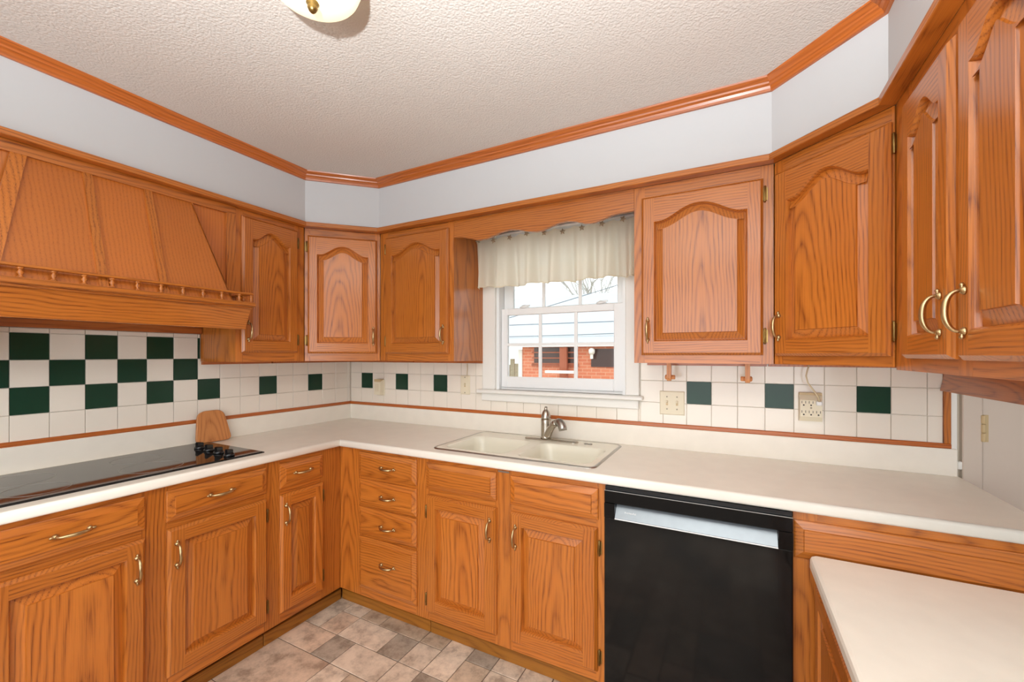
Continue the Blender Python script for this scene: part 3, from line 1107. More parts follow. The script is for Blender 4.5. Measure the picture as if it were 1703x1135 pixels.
T = Thing('corner_cabinet', 'diagonal oak corner wall cabinet with one arched door above the six-way outlet', 'cabinet', (0.198, 0, UB), RUN_DIAG_R)
inv = RUN_DIAG_R.inverted()
m = MB()
body = [(2.626, -0.008), (2.626, -0.300), (2.926, -0.600), (3.208, -0.600), (3.208, -0.008)]
m.prism([tuple((inv @ Vector((x, y, 0)))[:2]) for x, y in body], UB, 2.111)
T.part('body', m, OZ)
T.box('stile', 0.004, 0.0, UB, 0.038, 0.016, 2.111, OZ)
T.box('stile', 0.385, 0.0, UB, 0.392, 0.016, 2.111, OZ)
for z0, z1 in ((UB, 1.398), (2.05, 2.111)): T.box('rail', 0.038, 0.0003, z0, 0.385, 0.0155, z1, OX)
door(T, 0.012, 0.388, 1.383, 2.064, 0.0, 0.06, 0.038, 1.492, 'r', hzs=(1.455, 2.0), stile=0.053)

m = MB()
m.prism([tuple((inv @ Vector((x, y, 0)))[:2]) for x, y in ((2.626, -0.030), (3.19, -0.030), (3.19, -0.009), (2.626, -0.009))], UB - 0.016, UB - 0.001)
T.part('cleat', m, M['oak_dark_x'])

T = Thing('wall_cabinet', 'oak wall cabinet with two arched doors hanging above the open counter end', 'cabinet', (0.98, -0.306, UB), RUN_RIGHT)
yr = -0.306
T.box('body', 0.603, yr + 0.019, UB, 1.344, -0.004, 2.111, OZ)
for a, b in ((0.603, 0.720), (0.978, 1.036), (1.293, 1.345)): T.box('stile', a, yr, UB - 0.008, b, yr + 0.019, 2.111, OZ)
for a, b in ((0.720, 0.978), (1.036, 1.293)):
    for z0, z1 in ((UB - 0.008, 1.392), (2.04, 2.111)): T.box('rail', a, yr + 0.0003, z0, b, yr + 0.0187, z1, OX)
door(T, 0.709, 0.990, 1.378, 2.055, yr, 0.05, 0.952, 1.476, 'l', stile=0.05, hzs=(1.45, 1.99))
door(T, 1.024, 1.305, 1.376, 2.055, yr, 0.05, 1.062, 1.473, 'r', stile=0.05, hzs=(1.45, 1.99))
m = MB()
m.rings([[(0.012, -0.022, 1.250), (0.012, -0.004, 1.250), (0.012, 0.014, UB - 0.001), (0.012, -0.004, UB - 0.001)],
         [(1.345, -0.022, 1.250), (1.345, -0.004, 1.250), (1.345, 0.014, UB - 0.001), (1.345, -0.004, UB - 0.001)]])
T.part('light_valance', m, OX, label='slanted oak board along the rear underside')

# scalloped wooden valance between the cabinets over the window
m = MB()
top_z = 2.111
pz = [(1.152, 2.020), (1.200, 2.018), (1.250, 2.004), (1.300, 1.990), (1.345, 1.990), (1.392, 2.000), (1.44, 2.013), (1.490, 2.019), (1.540, 2.012), (1.590, 1.996), (1.635, 1.989), (1.669, 1.990), (1.71, 2.002),
      (1.755, 2.014), (1.796, 2.017), (1.840, 2.008), (1.880, 1.994), (1.920, 1.990), (1.964, 1.999), (2.005, 2.012), (2.050, 2.017), (2.105, 2.017)]
F = [(x, YU, z) for x, z in pz]
m.rings([[(x, YU, z) for x, z in pz] + [(2.105, YU, top_z), (1.152, YU, top_z)], [(x, YU + 0.019, z) for x, z in pz] + [(2.105, YU + 0.019, top_z), (1.152, YU + 0.019, top_z)]])
solo('wooden_valance', m, OX, 'oak valance board with a scalloped lower edge above the window', 'valance')

# ------------------------------------------------------------------ counter
m = MB()
cb = 0.898
hx0, hx1, hy0, hy1 = 1.195, 1.975, -0.525, -0.070
m.box(0.0, -2.45, cb, 0.600, -0.600, CT)
m.box(0.0, -0.600, cb, hx0, 0.0, CT)
m.box(hx1, -0.600, cb, 3.24, 0.0, CT)
m.box(hx0, -0.600, cb, hx1, hy0, CT)
m.box(hx0, hy1, cb, hx1, 0.0, CT)
TC = Thing('countertop', 'cream laminate L-shaped countertop with a rolled front edge and low backsplash', 'countertop', (0.6, -0.6, cb))
ctop = TC.part('slab', m, M['laminate'])
nose = [(0.0, 0.8985), (0.024, 0.8985), (0.030, 0.902), (0.032, 0.908), (0.032, 0.924), (0.030, 0.930), (0.025, 0.9335), (0.019, 0.934), (0.012, 0.9315), (0.004, 0.9285), (0.0, 0.928)]
P = [(0.6, -2.45), (0.6, -0.6), (3.24, -0.6)]
m = MB()
m.rings([[(0.6 + o, -2.45, z) for o, z in nose], [(0.6 + o, -0.6 - o, z) for o, z in nose]], smooth=True)
TC.part('front_edge', m, M['laminate_edge'])
m = MB()
m.rings([[(0.6006 + o, -0.6 - o, z) for o, z in nose], [(3.24, -0.6 - o, z) for o, z in nose]], smooth=True)
TC.part('front_edge', m, M['laminate_edge'])
m = MB()
m.bbox(0.001, -2.45, CT, 0.020, 0.0, 1.031, 0.002)
TC.part('backsplash', m, M['laminate'])
m = MB()
m.bbox(0.0195, -0.020, CT, 3.235, -0.001, 1.031, 0.002)
TC.part('backsplash', m, M['laminate'])

# ------------------------------------------------------------------ cooktop
TK = Thing('cooktop', 'black glass cooktop set in the counter below the range hood', 'cooktop', (0.29, -1.44, CT))
m = MB(); m.bbox(0.050, -1.900, CT, 0.535, -0.985, CT + 0.007, 0.002)
TK.part('glass_top', m, M['black_glass'])
m = MB(); m.box(0.046, -1.904, CT, 0.050, -0.981, CT + 0.005); m.box(0.535, -1.904, CT, 0.539, -0.981, CT + 0.005); m.box(0.05, -0.985, CT, 0.535, -0.981, CT + 0.005); m.box(0.05, -1.904, CT, 0.535, -1.9, CT + 0.005)
TK.part('rim', m, M['black_plastic'])


def knob_mesh():
    m = MB()
    m.lathe([(0.021, 0), (0.022, 0.003), (0.020, 0.010), (0.017, 0.013)], n=20)
    m.rings([[(-0.017, -0.007, 0.010), (0.017, -0.007, 0.010), (0.017, 0.007, 0.010), (-0.017, 0.007, 0.010)],
             [(-0.019, -0.006, 0.030), (0.018, -0.006, 0.024), (0.018, 0.006, 0.024), (-0.019, 0.006, 0.030)],
             [(-0.016, -0.003, 0.034), (0.016, -0.003, 0.027), (0.016, 0.003, 0.027), (-0.016, 0.003, 0.034)]])
    return m.mesh('knob', M['black_plastic'])


KM = knob_mesh()
for x, y in ((0.205, -1.090), (0.300, -1.097), (0.395, -1.104), (0.490, -1.111)):
    TK.put('knob', KM, (x, y, CT + 0.007), (0, 0, R(115)))
for (x, y, r) in ((0.20, -1.33, 0.085), (0.41, -1.36, 0.10), (0.20, -1.68, 0.10), (0.41, -1.68, 0.085)):
    m = MB(); m.lathe([(r, 0.0), (r, 0.0004), (r - 0.002, 0.0004), (r - 0.002, 0.0)], (x, y, CT + 0.007), n=48, cap=False)
    TK.part('burner_ring', m, M['steel'])

# ------------------------------------------------------------------ range hood (run coords of the left wall: x = world y, depth d -> y = -d)
TH = Thing('range_hood', 'oak range hood with a sloped panelled canopy and little spindle gallery', 'range hood', (-1.447, -0.25, 1.51), RUN_LEFT)
h0, h1 = -1.904, -0.992
TH.box('back_panel', h0, -0.318, 1.52, h1, -0.303, 2.111, M['oak_plain_z'])
TH.box('top_rail', h0, -0.330, 2.072, h1, -0.318, 2.111, OX)
for a, b in ((h0, h0 + 0.045), (h1 - 0.042, h1)):
    TH.box('stile', a, -0.330, 1.60, b, -0.318, 2.072, OZ)
zt, zb = 2.072, 1.633
dt, db = 0.325, 0.470


def canopy(u0t, u1t, u0b, u1b, lift, mat, name, z0=zb, z1=zt):
    m = MB()
    th = 0.008
    m.rings([[(u0b, -(db + lift), z0), (u1b, -(db + lift), z0), (u1t, -(dt + lift), z1), (u0t, -(dt + lift), z1)],
             [(u0b, -(db + lift) + th, z0), (u1b, -(db + lift) + th, z0), (u1t, -(dt + lift) + th, z1), (u0t, -(dt + lift) + th, z1)]])
    return TH.part(name, m, mat)


rt, rb = -1.178, -1.082
lt, lb = 2 * -1.447 - rt, 2 * -1.447 - rb
canopy(lt, -1.548, lb, -1.548, 0.0, M['oak_plain_z'], 'canopy_panel')
canopy(-1.548, -1.363, -1.548, -1.363, 0.0, M['oak_plain_z'], 'canopy_panel')
canopy(-1.363, rt, -1.363, rb, 0.0, M['oak_plain_z'], 'canopy_panel')
canopy(-1.541, -1.515, -1.541, -1.515, 0.008, M['oak_straight_z'], 'batten')
canopy(-1.356, -1.330, -1.356, -1.330, 0.008, M['oak_straight_z'], 'batten')
canopy(lt - 0.004, lt + 0.034, lb - 0.004, lb + 0.034, 0.008, M['oak_straight_z'], 'batten')
for ut, ub in ((rt, rb), (lt, lb)):                      # canopy cheeks
    m = MB()
    s = -0.006 if ut == rt else 0.006
    m.rings([[(ut, -dt, zt), (ub, -db, zb), (ub, -0.33, zb), (ut, -0.33, zt)], [(ut + s, -dt, zt), (ub + s, -db, zb), (ub + s, -0.33, zb), (ut + s, -0.33, zt)]])
    TH.part('canopy_cheek', m, M['oak_straight_z'])
TH.box('ledge', h0 - 0.008, -0.500, 1.612, h1 - 0.004, -0.331, 1.632, OX, b=0.003)
TH.box('ledge_moulding', h0 - 0.003, -0.485, 1.604, h1 - 0.010, -0.332, 1.612, OX)
m = MB()
e0, e1 = h0, h1 - 0.014
m.rings([[(e0, -0.474, 1.604), (e0, -0.455, 1.604), (e0, -0.423, 1.508), (e0, -0.442, 1.508)], [(e1, -0.474, 1.604), (e1, -0.455, 1.604), (e1 - 0.006, -0.423, 1.508), (e1 - 0.006, -0.442, 1.508)]])
TH.part('apron_board', m, OX)
for e in (h0 + 0.001, h1 - 0.033):
    m = MB()
    m.rings([[(e, -0.455, 1.603), (e, -0.318, 1.603), (e, -0.318, 1.512), (e, -0.424, 1.512)], [(e + 0.018, -0.455, 1.603), (e + 0.018, -0.318, 1.603), (e + 0.018, -0.318, 1.512), (e + 0.018, -0.424, 1.512)]])
    TH.part('side_board', m, OX)
TH.box('underside', h0 + 0.02, -0.425, 1.530, h1 - 0.04, -0.03, 1.542, M['steel'])
TH.box('wall_cleat', h0, -0.030, 1.496, h1 - 0.002, -0.008, 1.531, M['oak_dark_x'])
TH.box('top_board', h0 + 0.02, -0.302, 2.09, h1, -0.01, 2.105, OZ)
TH.box('side_panel', h0, -0.302, 1.533, h0 + 0.018, -0.01, 2.08, OZ)
TH.box('gallery_rail', h0, -0.487, 1.667, h1 - 0.006, -0.471, 1.677, OX, b=0.002)
TH.box('gallery_rail', h1 - 0.022, -0.471, 1.667, h1 - 0.006, -0.332, 1.677, OX, b=0.002)


def spindle():
    m = MB()
    m.lathe([(0.006, 0), (0.0098, 0.003), (0.0065, 0.006), (0.0045, 0.010), (0.0088, 0.0175), (0.0045, 0.025), (0.0065, 0.029), (0.0098, 0.032), (0.006, 0.035)], n=12)
    return m.mesh('spindle', OZ)


SP = spindle()
for k in range(-6, 6):
    TH.put('spindle', SP, (-1.433 + 0.0745 * k, -0.479, 1.632))
for d in (0.479, 0.42, 0.36):
    TH.put('spindle', SP, (h1 - 0.014, -d, 1.632))

# ------------------------------------------------------------------ dishwasher
TW = Thing('dishwasher', 'black glossy dishwasher with a silver pocket handle beside the sink cabinet', 'dishwasher', (2.354, -0.60, ZF))
x0, x1 = 2.059, 2.651
TW.box('tub', x0 + 0.004, -0.600, 0.13, x1 - 0.004, -0.03, 0.894, M['black_plastic'])
m = MB()
yf0, yf1 = -0.638, -0.601
m.bbox(x0, yf0, 0.135, x1, yf1, 0.780, 0.003)
m.bbox(x0, yf0, 0.834, x1, yf1, 0.882, 0.003)
m.box(x0, yf0 + 0.0005, 0.780, 2.098, yf1, 0.834); m.box(2.612, yf0 + 0.0005, 0.780, x1, yf1, 0.834)
m.box(2.098, -0.610, 0.780, 2.612, yf1, 0.834)
dw = TW.part('door', m, M['black_gloss'])
m = MB()
m.rings([[(2.099, -0.612, 0.826), (2.099, -0.639, 0.784), (2.099, -0.639, 0.780), (2.099, -0.612, 0.780)], [(2.611, -0.612, 0.826), (2.611, -0.639, 0.784), (2.611, -0.639, 0.780), (2.611, -0.612, 0.780)]])
hd = TW.part('handle_strip', m, M['silver'], dw, label='brushed silver pocket handle strip')
m = MB(); m.box(2.0985, -0.6405, 0.779, 2.6115, -0.6385, 0.7825)
TW.part('handle_lip', m, M['vinyl'], dw)
TW.box('control_edge', x0 + 0.002, -0.630, 0.8825, x1 - 0.002, -0.601, 0.8965, M['black_plastic'], dw)
TW.box('edge_trim', x0 + 0.001, -0.6388, 0.8805, x1 - 0.001, -0.636, 0.8825, M['steel'], dw)
TW.box('toe_panel', x0, -0.545, ZF + 0.01, x1, -0.53, 0.13, M['black_plastic'])
cu = bpy.data.curves.new('logo', 'FONT')
cu.body = 'KitchenAid'
cu.size = 0.0092
cu.extrude = 0.0002
to = bpy.data.objects.new('logo_tmp', cu)
COL.objects.link(to)
bpy.context.view_layer.update()
tm = bpy.data.meshes.new_from_object(to.evaluated_get(bpy.context.evaluated_depsgraph_get()))
bpy.data.objects.remove(to)
tm.materials.clear(); tm.materials.append(M['white_print'])
TW.put('lettering', tm, (2.132, -0.6285, 0.8025), (R(57), 0, 0), dw)

# ------------------------------------------------------------------ sink and faucet
TS = Thing('sink', 'biscuit double-bowl sink with a steel rim below the window', 'sink', (1.585, -0.29, CT))


def rrect(x0, x1, y0, y1, r, n=6):
    out = []
    for cx, cy, a0 in ((x1 - r, y0 + r, -90), (x1 - r, y1 - r, 0), (x0 + r, y1 - r, 90), (x0 + r, y0 + r, 180)):
        for i in range(n + 1):
            a = R(a0 + 90 * i / n)
            out.append((cx + r * math.cos(a), cy + r * math.sin(a)))
    return out


sx0, sx1, sy0, sy1 = 1.172, 1.996, -0.548, -0.046
bowls = [(1.212, 1.560, -0.505, -0.180), (1.612, 1.955, -0.505, -0.180)]
zs = CT + 0.004
bm = bmesh.new()


def loop_edges(pts, z):
    vs = [bm.verts.new((x - 1.585, y + 0.29, z - CT)) for x, y in pts]
    return vs, [bm.edges.new((vs[i - 1], vs[i])) for i in range(len(vs))]


outer, E = loop_edges(rrect(sx0 + 0.012, sx1 - 0.012, sy0 + 0.012, sy1 - 0.012, 0.03), zs)
allE = list(E)
tops = []
for b in bowls:
    vs, e = loop_edges(rrect(b[0], b[1], b[2], b[3], 0.05), zs)
    tops.append(vs)
    allE += e
bmesh.ops.triangle_fill(bm, use_beauty=True, use_dissolve=False, edges=allE)
for b, vs in zip(bowls, tops):
    prev = vs
    for dx, z, r in ((0.006, zs - 0.006, 0.048), (0.012, zs - 0.04, 0.05), (0.022, zs - 0.14, 0.05), (0.045, zs - 0.165, 0.05), (0.12, zs - 0.170, 0.03)):
        cur = [bm.verts.new((x - 1.585, y + 0.29, z - CT)) for x, y in rrect(b[0] + dx, b[1] - dx, b[2] + dx, b[3] - dx, r)]
        for i in range(len(cur)):
            f = bm.faces.new((prev[i - 1], prev[i], cur[i], cur[i - 1]))
            f.smooth = True
        prev = cur
    bm.faces.new(prev)
bmesh.ops.recalc_face_normals(bm, faces=bm.faces)
me = bpy.data.meshes.new('basin')
bm.to_mesh(me); bm.free()
me.materials.append(M['sink'])
# make sure the deck looks up
basin = link('basin', me, TS.e)
m = MB()
m.rings([[(x, y, CT) for x, y in rrect(sx0, sx1, sy0, sy1, 0.04)], [(x, y, CT + 0.004) for x, y in rrect(sx0 + 0.002, sx1 - 0.002, sy0 + 0.002, sy1 - 0.002, 0.038)],
         [(x, y, CT + 0.0055) for x, y in rrect(sx0 + 0.006, sx1 - 0.006, sy0 + 0.006, sy1 - 0.006, 0.035)], [(x, y, CT + 0.004) for x, y in rrect(sx0 + 0.013, sx1 - 0.013, sy0 + 0.013, sy1 - 0.013, 0.03)]], True, False, False, smooth=True)
TS.part('rim', m, M['steel'])
for b in bowls:
    m = MB(); m.lathe([(0.043, 0), (0.043, 0.003), (0.03, 0.002), (0.008, 0.001)], ((b[0] + b[1]) / 2, (b[2] + b[3]) / 2, zs - 0.170), n=20)
    TS.part('drain', m, M['steel'])
for x in (1.826, 1.846):
    m = MB(); m.lathe([(0.011, 0), (0.011, 0.003), (0.006, 0.006)], (x, -0.118, zs), n=14)
    TS.part('hole_cap', m, M['steel'])

TF = Thing('faucet', 'brushed nickel single-lever faucet with a pull-out spout behind the sink', 'faucet', (1.60, -0.115, zs))
m = MB()
m.rings([[(x, y, zs + 0.0003) for x, y in rrect(1.482, 1.782, -0.142, -0.090, 0.025)], [(x, y, zs + 0.006) for x, y in rrect(1.482, 1.782, -0.142, -0.090, 0.025)], [(x, y, zs + 0.010) for x, y in rrect(1.488, 1.776, -0.136, -0.096, 0.02)]], smooth=False)
TF.part('base_plate', m, M['nickel'])
fx, fy = 1.602, -0.116
m = MB()
m.lathe([(0.029, 0.010), (0.027, 0.016), (0.0255, 0.03), (0.0255, 0.09), (0.0265, 0.108), (0.0255, 0.112)], (fx, fy, zs), n=24)
TF.part('body', m, M['nickel'])
m = MB()
m.lathe([(0.0255, 0.1125), (0.026, 0.120), (0.0245, 0.135), (0.019, 0.150), (0.012, 0.160), (0.006, 0.164)], (fx, fy, zs), n=24)
m.tube([(fx, fy + 0.002, zs + 0.150), (fx - 0.002, fy + 0.004, zs + 0.168), (fx - 0.001, fy + 0.006, zs + 0.178)], [0.009, 0.009, 0.007], 10)
TF.part('lever', m, M['nickel'])
m = MB()
dx, dy = 0.85, -0.53
pth = [(0.0, 0.018), (0.02, 0.035), (0.045, 0.070), (0.075, 0.096), (0.100, 0.106)]
m.tube([(fx + dx * a, fy + dy * a, zs + h) for a, h in pth], [0.022, 0.021, 0.0185, 0.018, 0.018], 16)
TF.part('spout', m, M['nickel'])
m = MB()
pth = [(0.098, 0.1065), (0.112, 0.111), (0.126, 0.110), (0.138, 0.100), (0.146, 0.086), (0.150, 0.074)]
m.tube([(fx + dx * a, fy + dy * a, zs + h) for a, h in pth], [0.0175, 0.020, 0.0205, 0.021, 0.0215, 0.021], 16)
TF.part('spray_head', m, M['steel'])

# ------------------------------------------------------------------ cutting board
m = MB()
def board_outline():
    P = []
    bw, tw, ht = 0.087, 0.062, 0.165
    cs = [(bw, 0.0), (tw, ht), (-tw, ht), (-bw, 0.0)]
    rad = [0.028, 0.040, 0.040, 0.028]
    n = len(cs)
    for i in range(n):
        p0, p1, p2 = Vector(cs[i - 1]), Vector(cs[i]), Vector(cs[(i + 1) % n])
        a, b = (p0 - p1).normalized() * rad[i], (p2 - p1).normalized() * rad[i]
        for k in range(7):
            t = k / 6
            q = (p1 + a) * (1 - t) ** 2 + p1 * 2 * t * (1 - t) + (p1 + b) * t * t
            P.append((q.x, q.y))
    return P
bo = board_outline()
bi = offset_loop(bo, 0.003)
m.rings([[(x, -0.0, z) for x, z in bi], [(x, -0.003, z) for x, z in bo], [(x, -0.013, z) for x, z in bo], [(x, -0.016, z) for x, z in bi]])
solo('cutting_board', m, M['board'], 'small tapered wooden cutting board leaning on the backsplash behind the knobs', 'cutting board', (0.060, -0.955, CT + 0.001), (R(-13), 0, R(90)))

# ------------------------------------------------------------------ outlets and switches
def plate(name, label, cat, xc, zc, wd, ht, y=-0.0067, th=0.006):
    T = Thing(name, label, cat, (xc, y, zc - ht / 2))
    m = MB()
    x0, x1, z0, z1 = xc - wd / 2, xc + wd / 2, zc - ht / 2, zc + ht / 2
    lp = lambda i, t: [(x0 + i, y - t, z0 + i), (x1 - i, y - t, z0 + i), (x1 - i, y - t, z1 - i), (x0 + i, y - t, z1 - i)]
    m.rings([lp(0, 0), lp(0, th * 0.4), lp(0.004, th)])
    T.part('plate', m, M['almond'])
    return T


def screw(T, x, z, y):
    m = MB(); m.lathe([(0.0035, 0), (0.0035, -0.0012), (0.002, -0.0018)], (x, y, z), 'Y', 10)
    T.part('screw', m, M['screw'])


def toggle(T, x, z, y):
    m = MB(); m.box(x - 0.005, y - 0.0008, z - 0.012, x + 0.005, y, z + 0.012)
    T.part('switch_slot', m, M['almond_dark'])
    m = MB(); m.rings([[(x - 0.004, y, z - 0.004), (x + 0.004, y, z - 0.004), (x + 0.004, y, z + 0.006), (x - 0.004, y, z + 0.006)], [(x - 0.003, y - 0.011, z + 0.005), (x + 0.003, y - 0.011, z + 0.005), (x + 0.003, y - 0.011, z + 0.011), (x - 0.003, y - 0.011, z + 0.011)]])
    T.part('toggle', m, M['almond'])


T = plate('switch_plate', 'single almond switch plate on the tiles under the cabinet left of the window', 'switch plate', 1.014, 1.200, 0.070, 0.118)
for z in (1.2475, 1.1525): screw(T, 1.014, z, -0.0127)
toggle(T, 1.014, 1.200, -0.0127)
m = MB(); m.tube([(1.030, -0.0115, UB - 0.018), (1.031, -0.011, 1.30), (1.028, -0.0115, 1.262), (1.028, -0.0115, 1.2592)], 0.0022, 8)
solo('lamp_cord', m, M['cord'], 'thin ivory cord hanging down to the single switch plate', 'cord')
T = plate('switch_plate', 'double almond switch plate right of the window', 'switch plate', 2.224, 1.152, 0.114, 0.116)
for x in (2.201, 2.247):
    toggle(T, x, 1.152, -0.0127)
    for z in (1.182, 1.122): screw(T, x, z, -0.0127)

# outlet adapter with six sockets
T = Thing('outlet_adapter', 'beige six-way outlet adapter on the tiles with one plug in it', 'outlet', (2.778, -0.0067, 1.106))
y0 = -0.0067
m = MB()
m.rings([[(2.738, y0, 1.106), (2.819, y0, 1.106), (2.819, y0, 1.224), (2.738, y0, 1.224)], [(2.738, -0.030, 1.106), (2.819, -0.030, 1.106), (2.819, -0.030, 1.216), (2.738, -0.030, 1.216)], [(2.740, -0.044, 1.126), (2.817, -0.044, 1.126), (2.817, -0.044, 1.196), (2.740, -0.044, 1.196)]])
T.part('housing', m, M['almond'])
for r, z in enumerate((1.183, 1.143)):
    for c in range(3):
        if r == 0 and c == 2: continue
        x = 2.753 + 0.0255 * c
        m = MB()
        m.box(x - 0.0075, -0.0444, z - 0.001, x - 0.0055, -0.044, z + 0.009)
        m.box(x + 0.0055, -0.0444, z - 0.001, x + 0.0075, -0.044, z + 0.009)
        m.lathe([(0.0032, 0), (0.0032, -0.0004)], (x, -0.044, z - 0.008), 'Y', 10)
        T.part('socket', m, M['slot'])
T.box('top_wedge', 2.739, -0.0305, 1.2165, 2.818, -0.0075, 1.2262, M['almond_dark'])
screw(T, 2.7785, 1.1635, -0.044)
T = Thing('plug_cord', 'ivory lamp cord running from the wall cabinet into the six-way adapter', 'cord', (2.804, -0.052, 1.18))
m = MB()
m.bbox(2.794, -0.062, 1.176, 2.815, -0.0445, 1.194, 0.003)
T.part('plug', m, M['vinyl'])
m = MB()
m.tube([(2.768, -0.075, UB - 0.001), (2.762, -0.078, 1.325), (2.756, -0.08, 1.30), (2.763, -0.08, 1.27), (2.784, -0.076, 1.238), (2.800, -0.068, 1.212), (2.805, -0.057, 1.194)], [0.003, 0.003, 0.003, 0.003, 0.003, 0.0035, 0.005], 8)
T.part('cord', m, M['cord'])

T = Thing('night_light', 'almond outlet with a plugged-in boxy night light near the room corner', 'outlet', (0.310, -0.0067, 1.105))
m = MB(); m.bbox(0.272, -0.013, 1.105, 0.346, -0.0068, 1.215, 0.003)
T.part('plate', m, M['almond'])
m = MB()
m.rings([[(0.280, -0.013, 1.112), (0.338, -0.013, 1.112), (0.338, -0.013, 1.216), (0.280, -0.013, 1.216)], [(0.280, -0.046, 1.112), (0.338, -0.046, 1.112), (0.338, -0.046, 1.200), (0.280, -0.046, 1.200)]])
T.part('housing', m, M['almond'])
m = MB(); m.box(0.281, -0.045, 1.2005, 0.337, -0.0135, 1.218)
T.part('shade', m, M['almond_dark'])
m = MB()
for x in (0.300, 0.318): m.box(x - 0.0015, -0.0464, 1.135, x + 0.0015, -0.046, 1.185)
T.part('slots', m, M['almond_dark'])

# ------------------------------------------------------------------ paper towel holder
T = Thing('paper_towel_holder', 'empty wooden paper towel holder with two pegged arms under the wall cabinet', 'holder', (2.385, -0.15, UB))
for x, s in ((2.228, 1), (2.542, -1)):
    m = MB()
    pl = [(-0.015, UB - 0.0005), (-0.015, 1.292)] + [(0.016 * math.cos(R(a)), 1.284 + 0.016 * math.sin(R(a))) for a in range(180, 361, 20)] + [(0.015, 1.292), (0.015, UB - 0.0005)]
    m.rings([[(x - 0.009, -0.15 + y, z) for y, z in pl], [(x + 0.009, -0.15 + y, z) for y, z in pl]])
    a = T.part('arm', m, M['peg'])
    m = MB(); m.lathe([(0.010, 0.0), (0.010, 0.014), (0.008, 0.017)] if s > 0 else [(0.010, 0.0), (0.010, -0.014), (0.008, -0.017)], (x + s * 0.009, -0.15, 1.285), 'X', 12)
    T.part('peg', m, M['peg'], a)
    m = MB(); m.lathe([(0.011, 0.0), (0.011, -s * 0.006), (0.006, -s * 0.009)], (x - s * 0.009, -0.15, 1.285), 'X', 12)
    T.part('peg_head', m, M['peg'], a)

# ------------------------------------------------------------------ curtain
TV = Thing('curtain_valance', 'short ivory gathered curtain hanging across the top of the window', 'curtain', (1.59, -0.07, 1.775))
nx, nz = 190, 14
cx0, cx1 = 1.120, 2.062


def cur_pt(i, k):
    t = i / nx
    v = k / nz
    x = cx0 + (cx1 - cx0) * t
    amp = 0.005 + 0.022 * (1 - v) ** 0.8
    ph = 2 * math.pi * (t * 7.0 + 0.25 * math.sin(5 * t + 1.0))
    y = -0.090 + amp * math.sin(ph) + 0.5 * amp * math.sin(2.3 * ph + 1.3)
    zt_ = 2.066 - 0.012 * abs(math.sin(math.pi * t * 9)) ** 0.7
    zb_ = 1.776 + 0.005 * math.sin(ph + 0.8) + 0.004 * math.sin(17 * t)
    return (x + 0.006 * math.sin(ph * 0.5) * (1 - v), y, zb_ + (zt_ - zb_) * v)


m = MB()
V0 = [cur_pt(i, k) for k in range(nz + 1) for i in range(nx + 1)]
V1 = [(x, y + 0.0012, z) for x, y, z in V0]
idx = lambda i, k: k * (nx + 1) + i
F = []
nn = len(V0)
for k in range(nz):
    for i in range(nx):
        F.append((idx(i, k), idx(i + 1, k), idx(i + 1, k + 1), idx(i, k + 1)))
m.add(V0, F, 0, True)
TV.part('cloth', m, M['fabric'])
m = MB()
for i in range(nx):
    pass
path = [(lambda p: (p[0], p[1] - 0.001, p[2] + 0.004))(cur_pt(i, 0)) for i in range(0, nx + 1, 2)]
m.tube(path, 0.0022, 6)
TV.part('hem', m, M['fabric'])


def star_mesh():
    m = MB()
    o = []
    for i in range(10):
        r = 0.017 if i % 2 == 0 else 0.0085
        a = R(90 + 36 * i)
        o.append((r * math.cos(a), r * math.sin(a)))
    m.rings([[(x, 0.002, z) for x, z in o], [(x, -0.001, z) for x, z in o], [(x * 0.4, -0.004, z * 0.4) for x, z in o]])
    return m.mesh('star_clip', M['clip'])


ST = star_mesh()
for k in range(9):
    t = (k + 0.5) / 9
    x = cx0 + (cx1 - cx0) * t
    TV.put('star_clip', ST, (x, -0.115, 2.043 + random.uniform(-0.012, 0.012)), (0, R(random.uniform(-25, 25)), 0))
m = MB(); m.tube([(1.1525, -0.095, 2.075), (2.1045, -0.095, 2.075)], 0.007, 12)
solo('curtain_rod', m, M['vinyl'], 'slim white curtain rod between the cabinets behind the wooden valance', 'curtain rod')

# ------------------------------------------------------------------ ceiling light
TL = Thing('ceiling_light', 'round flush ceiling light with a glowing cream glass bowl', 'ceiling light', (1.50, -1.467, ZC))
lx, ly = 1.512, -1.461
m = MB(); m.lathe([(0.098, ZC - 0.0005), (0.102, ZC - 0.016), (0.097, ZC - 0.040), (0.06, ZC - 0.044)], (lx, ly, 0), n=40)
TL.part('pan', m, M['brass'])
m = MB()
prof = [(0.117, ZC - 0.045), (0.122, ZC - 0.049), (0.118, ZC - 0.055)] + [(0.118 * math.cos(R(a)), ZC - 0.055 - 0.058 * math.sin(R(a))) for a in range(8, 88, 8)] + [(0.006, ZC - 0.113)]
m.lathe(prof, (lx, ly, 0), n=72, cap=True)
TL.part('bowl', m, M['lamp_glass'])
m = MB(); m.lathe([(0.014, ZC - 0.112), (0.016, ZC - 0.116), (0.010, ZC - 0.121), (0.013, ZC - 0.127), (0.009, ZC - 0.135), (0.004, ZC - 0.140)], (lx, ly, 0), n=18)
TL.part('finial', m, M['brass_dark'])

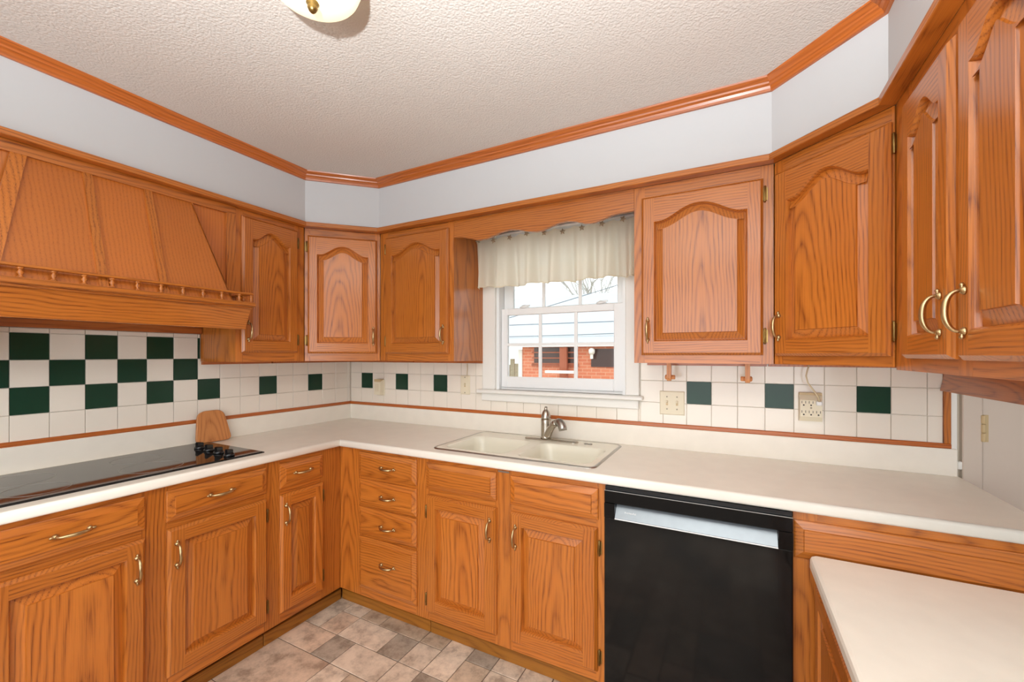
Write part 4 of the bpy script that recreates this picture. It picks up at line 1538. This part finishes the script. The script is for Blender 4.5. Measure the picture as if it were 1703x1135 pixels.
# ------------------------------------------------------------------ outside the window
m = MB(); m.box(-30, 0.6, -0.75, 30, 40, -0.65)
struct('ground', m, M['ground'])
TN = Thing('brick_shed', 'orange brick house with a pale roof seen through the window', 'building', (0.5, 7.0, -0.65))
TN.box('wall', -2.03, 7.0, -0.65, 5.0, 10.5, 1.60, M['brick'])
m = MB()
m.rings([[(-6.0, 6.80, 1.57), (6.0, 6.80, 1.57), (6.0, 10.2, 3.16), (-6.0, 10.2, 3.16)], [(-6.0, 6.80, 1.62), (6.0, 6.80, 1.62), (6.0, 10.2, 3.24), (-6.0, 10.2, 3.24)]])
rf = TN.part('roof', m, M['shingle'])
TN.box('fascia', -6.0, 6.78, 1.575, 6.0, 6.80, 1.625, M['outside_white'], rf)
for i, y in enumerate((7.2, 8.0, 8.8)):
    z = 1.62 + (y - 6.80) * 1.62 / 3.4
    TN.box('seam', -6.0, y, z + 0.001, 6.0, y + 0.03, z + 0.02, M['cable'] if i == 1 else M['shingle'], rf)
wdw = TN.box('window', -1.70, 6.97, 1.18, -0.66, 7.0, 1.56, M['dark_glass'])
for z in (1.17, 1.30, 1.43):
    TN.box('slat', -1.74, 6.93, z, -0.62, 6.97, z + 0.028, M['outside_wood'], wdw)
TN.box('post', -1.0, 6.83, -0.65, -0.83, 6.92, 1.57, M['outside_wood'])
TN.box('window_trim', -1.76, 6.95, 1.12, -0.60, 7.0, 1.17, M['outside_wood'], wdw)
TN.box('bench_rail', -1.22, 6.5, 0.98, -0.55, 6.62, 1.04, M['outside_white'])
TN.box('corner_board', -2.12, 6.96, -0.65, -2.02, 7.05, 1.52, M['outside_white'])
TN.box('recess', -0.30, 6.97, 1.12, 0.95, 7.0, 1.52, M['dark_glass'])
m = MB(); m.lathe([(0.05, 0), (0.07, 0.04), (0.07, 0.10), (0.03, 0.14)], (-0.25, 6.85, 1.40), n=12); m.box(-0.28, 6.83, 1.30, -0.22, 6.87, 1.40)
TN.part('lantern', m, M['outside_white'])
TG = Thing('garden_fence', 'weathered board fence left of the brick house beyond the window', 'fence', (-4.0, 7.6, -0.65))
for i in range(26):
    x = -5.9 + 0.14 * i
    TG.box('board', x, 7.6, -0.65, x + 0.125, 7.63, 1.15 + random.uniform(-0.05, 0.2), M['fence'])
for n, (a, b, lb) in enumerate((((-5.99, 5.2, 1.86), (3.99, 5.6, 1.90), 'grey overhead cable sagging across the house roof'), ((-5.99, 5.05, 1.2), (3.99, 5.45, 3.5), 'grey overhead cable slanting steeply up beyond the window'))):
    m = MB()
    P = []
    for i in range(21):
        t = i / 20
        P.append(tuple(a[k] + (b[k] - a[k]) * t - (0.12 * 4 * t * (1 - t) if k == 2 else 0) for k in range(3)))
    m.tube(P, 0.007, 6)
    solo('overhead_cable', m, M['cable'], lb, 'cable')
for x, y, lb in ((-6.08, 5.2, 'grey timber utility pole beside the garden fence'), (4.08, 5.6, 'grey timber utility pole in front of the brick house')):
    m = MB(); m.lathe([(0.09, 0), (0.08, 3.0), (0.075, 5.4)], n=12)
    solo('utility_pole', m, M['bark'], lb, 'pole', (x, y, -0.65))


def tree(x, y, h, label):
    m = MB()

    def grow(p, d, ln, r, depth):
        q = p + d * ln
        m.tube([p, (p + q) / 2 + Vector((random.uniform(-1, 1), random.uniform(-1, 1), 0)) * ln * 0.05, q], [r, r * 0.85, r * 0.65], 6, cap=False)
        if depth == 0: return
        for k in range(3 if depth > 1 else 2):
            nd = (d + Vector((random.uniform(-0.8, 0.8), random.uniform(-0.8, 0.8), random.uniform(-0.1, 0.5)))).normalized()
            grow(q - d * ln * random.uniform(0, 0.25), nd, ln * random.uniform(0.55, 0.8), r * 0.6, depth - 1)
    grow(Vector((0, 0, 0)), Vector((0.03, 0, 1)), h * 0.38, 0.12, 4)
    solo('bare_tree', m, M['bark'], label, 'tree', (x, y, -0.65))


tree(-7.0, 13.0, 6.5, 'bare winter tree behind the pale roof nearest the left window edge')
tree(-2.2, 13.5, 6.8, 'bare winter tree behind the pale roof near the middle panes')
tree(2.6, 13.0, 6.2, 'bare winter tree behind the pale roof near the right panes')
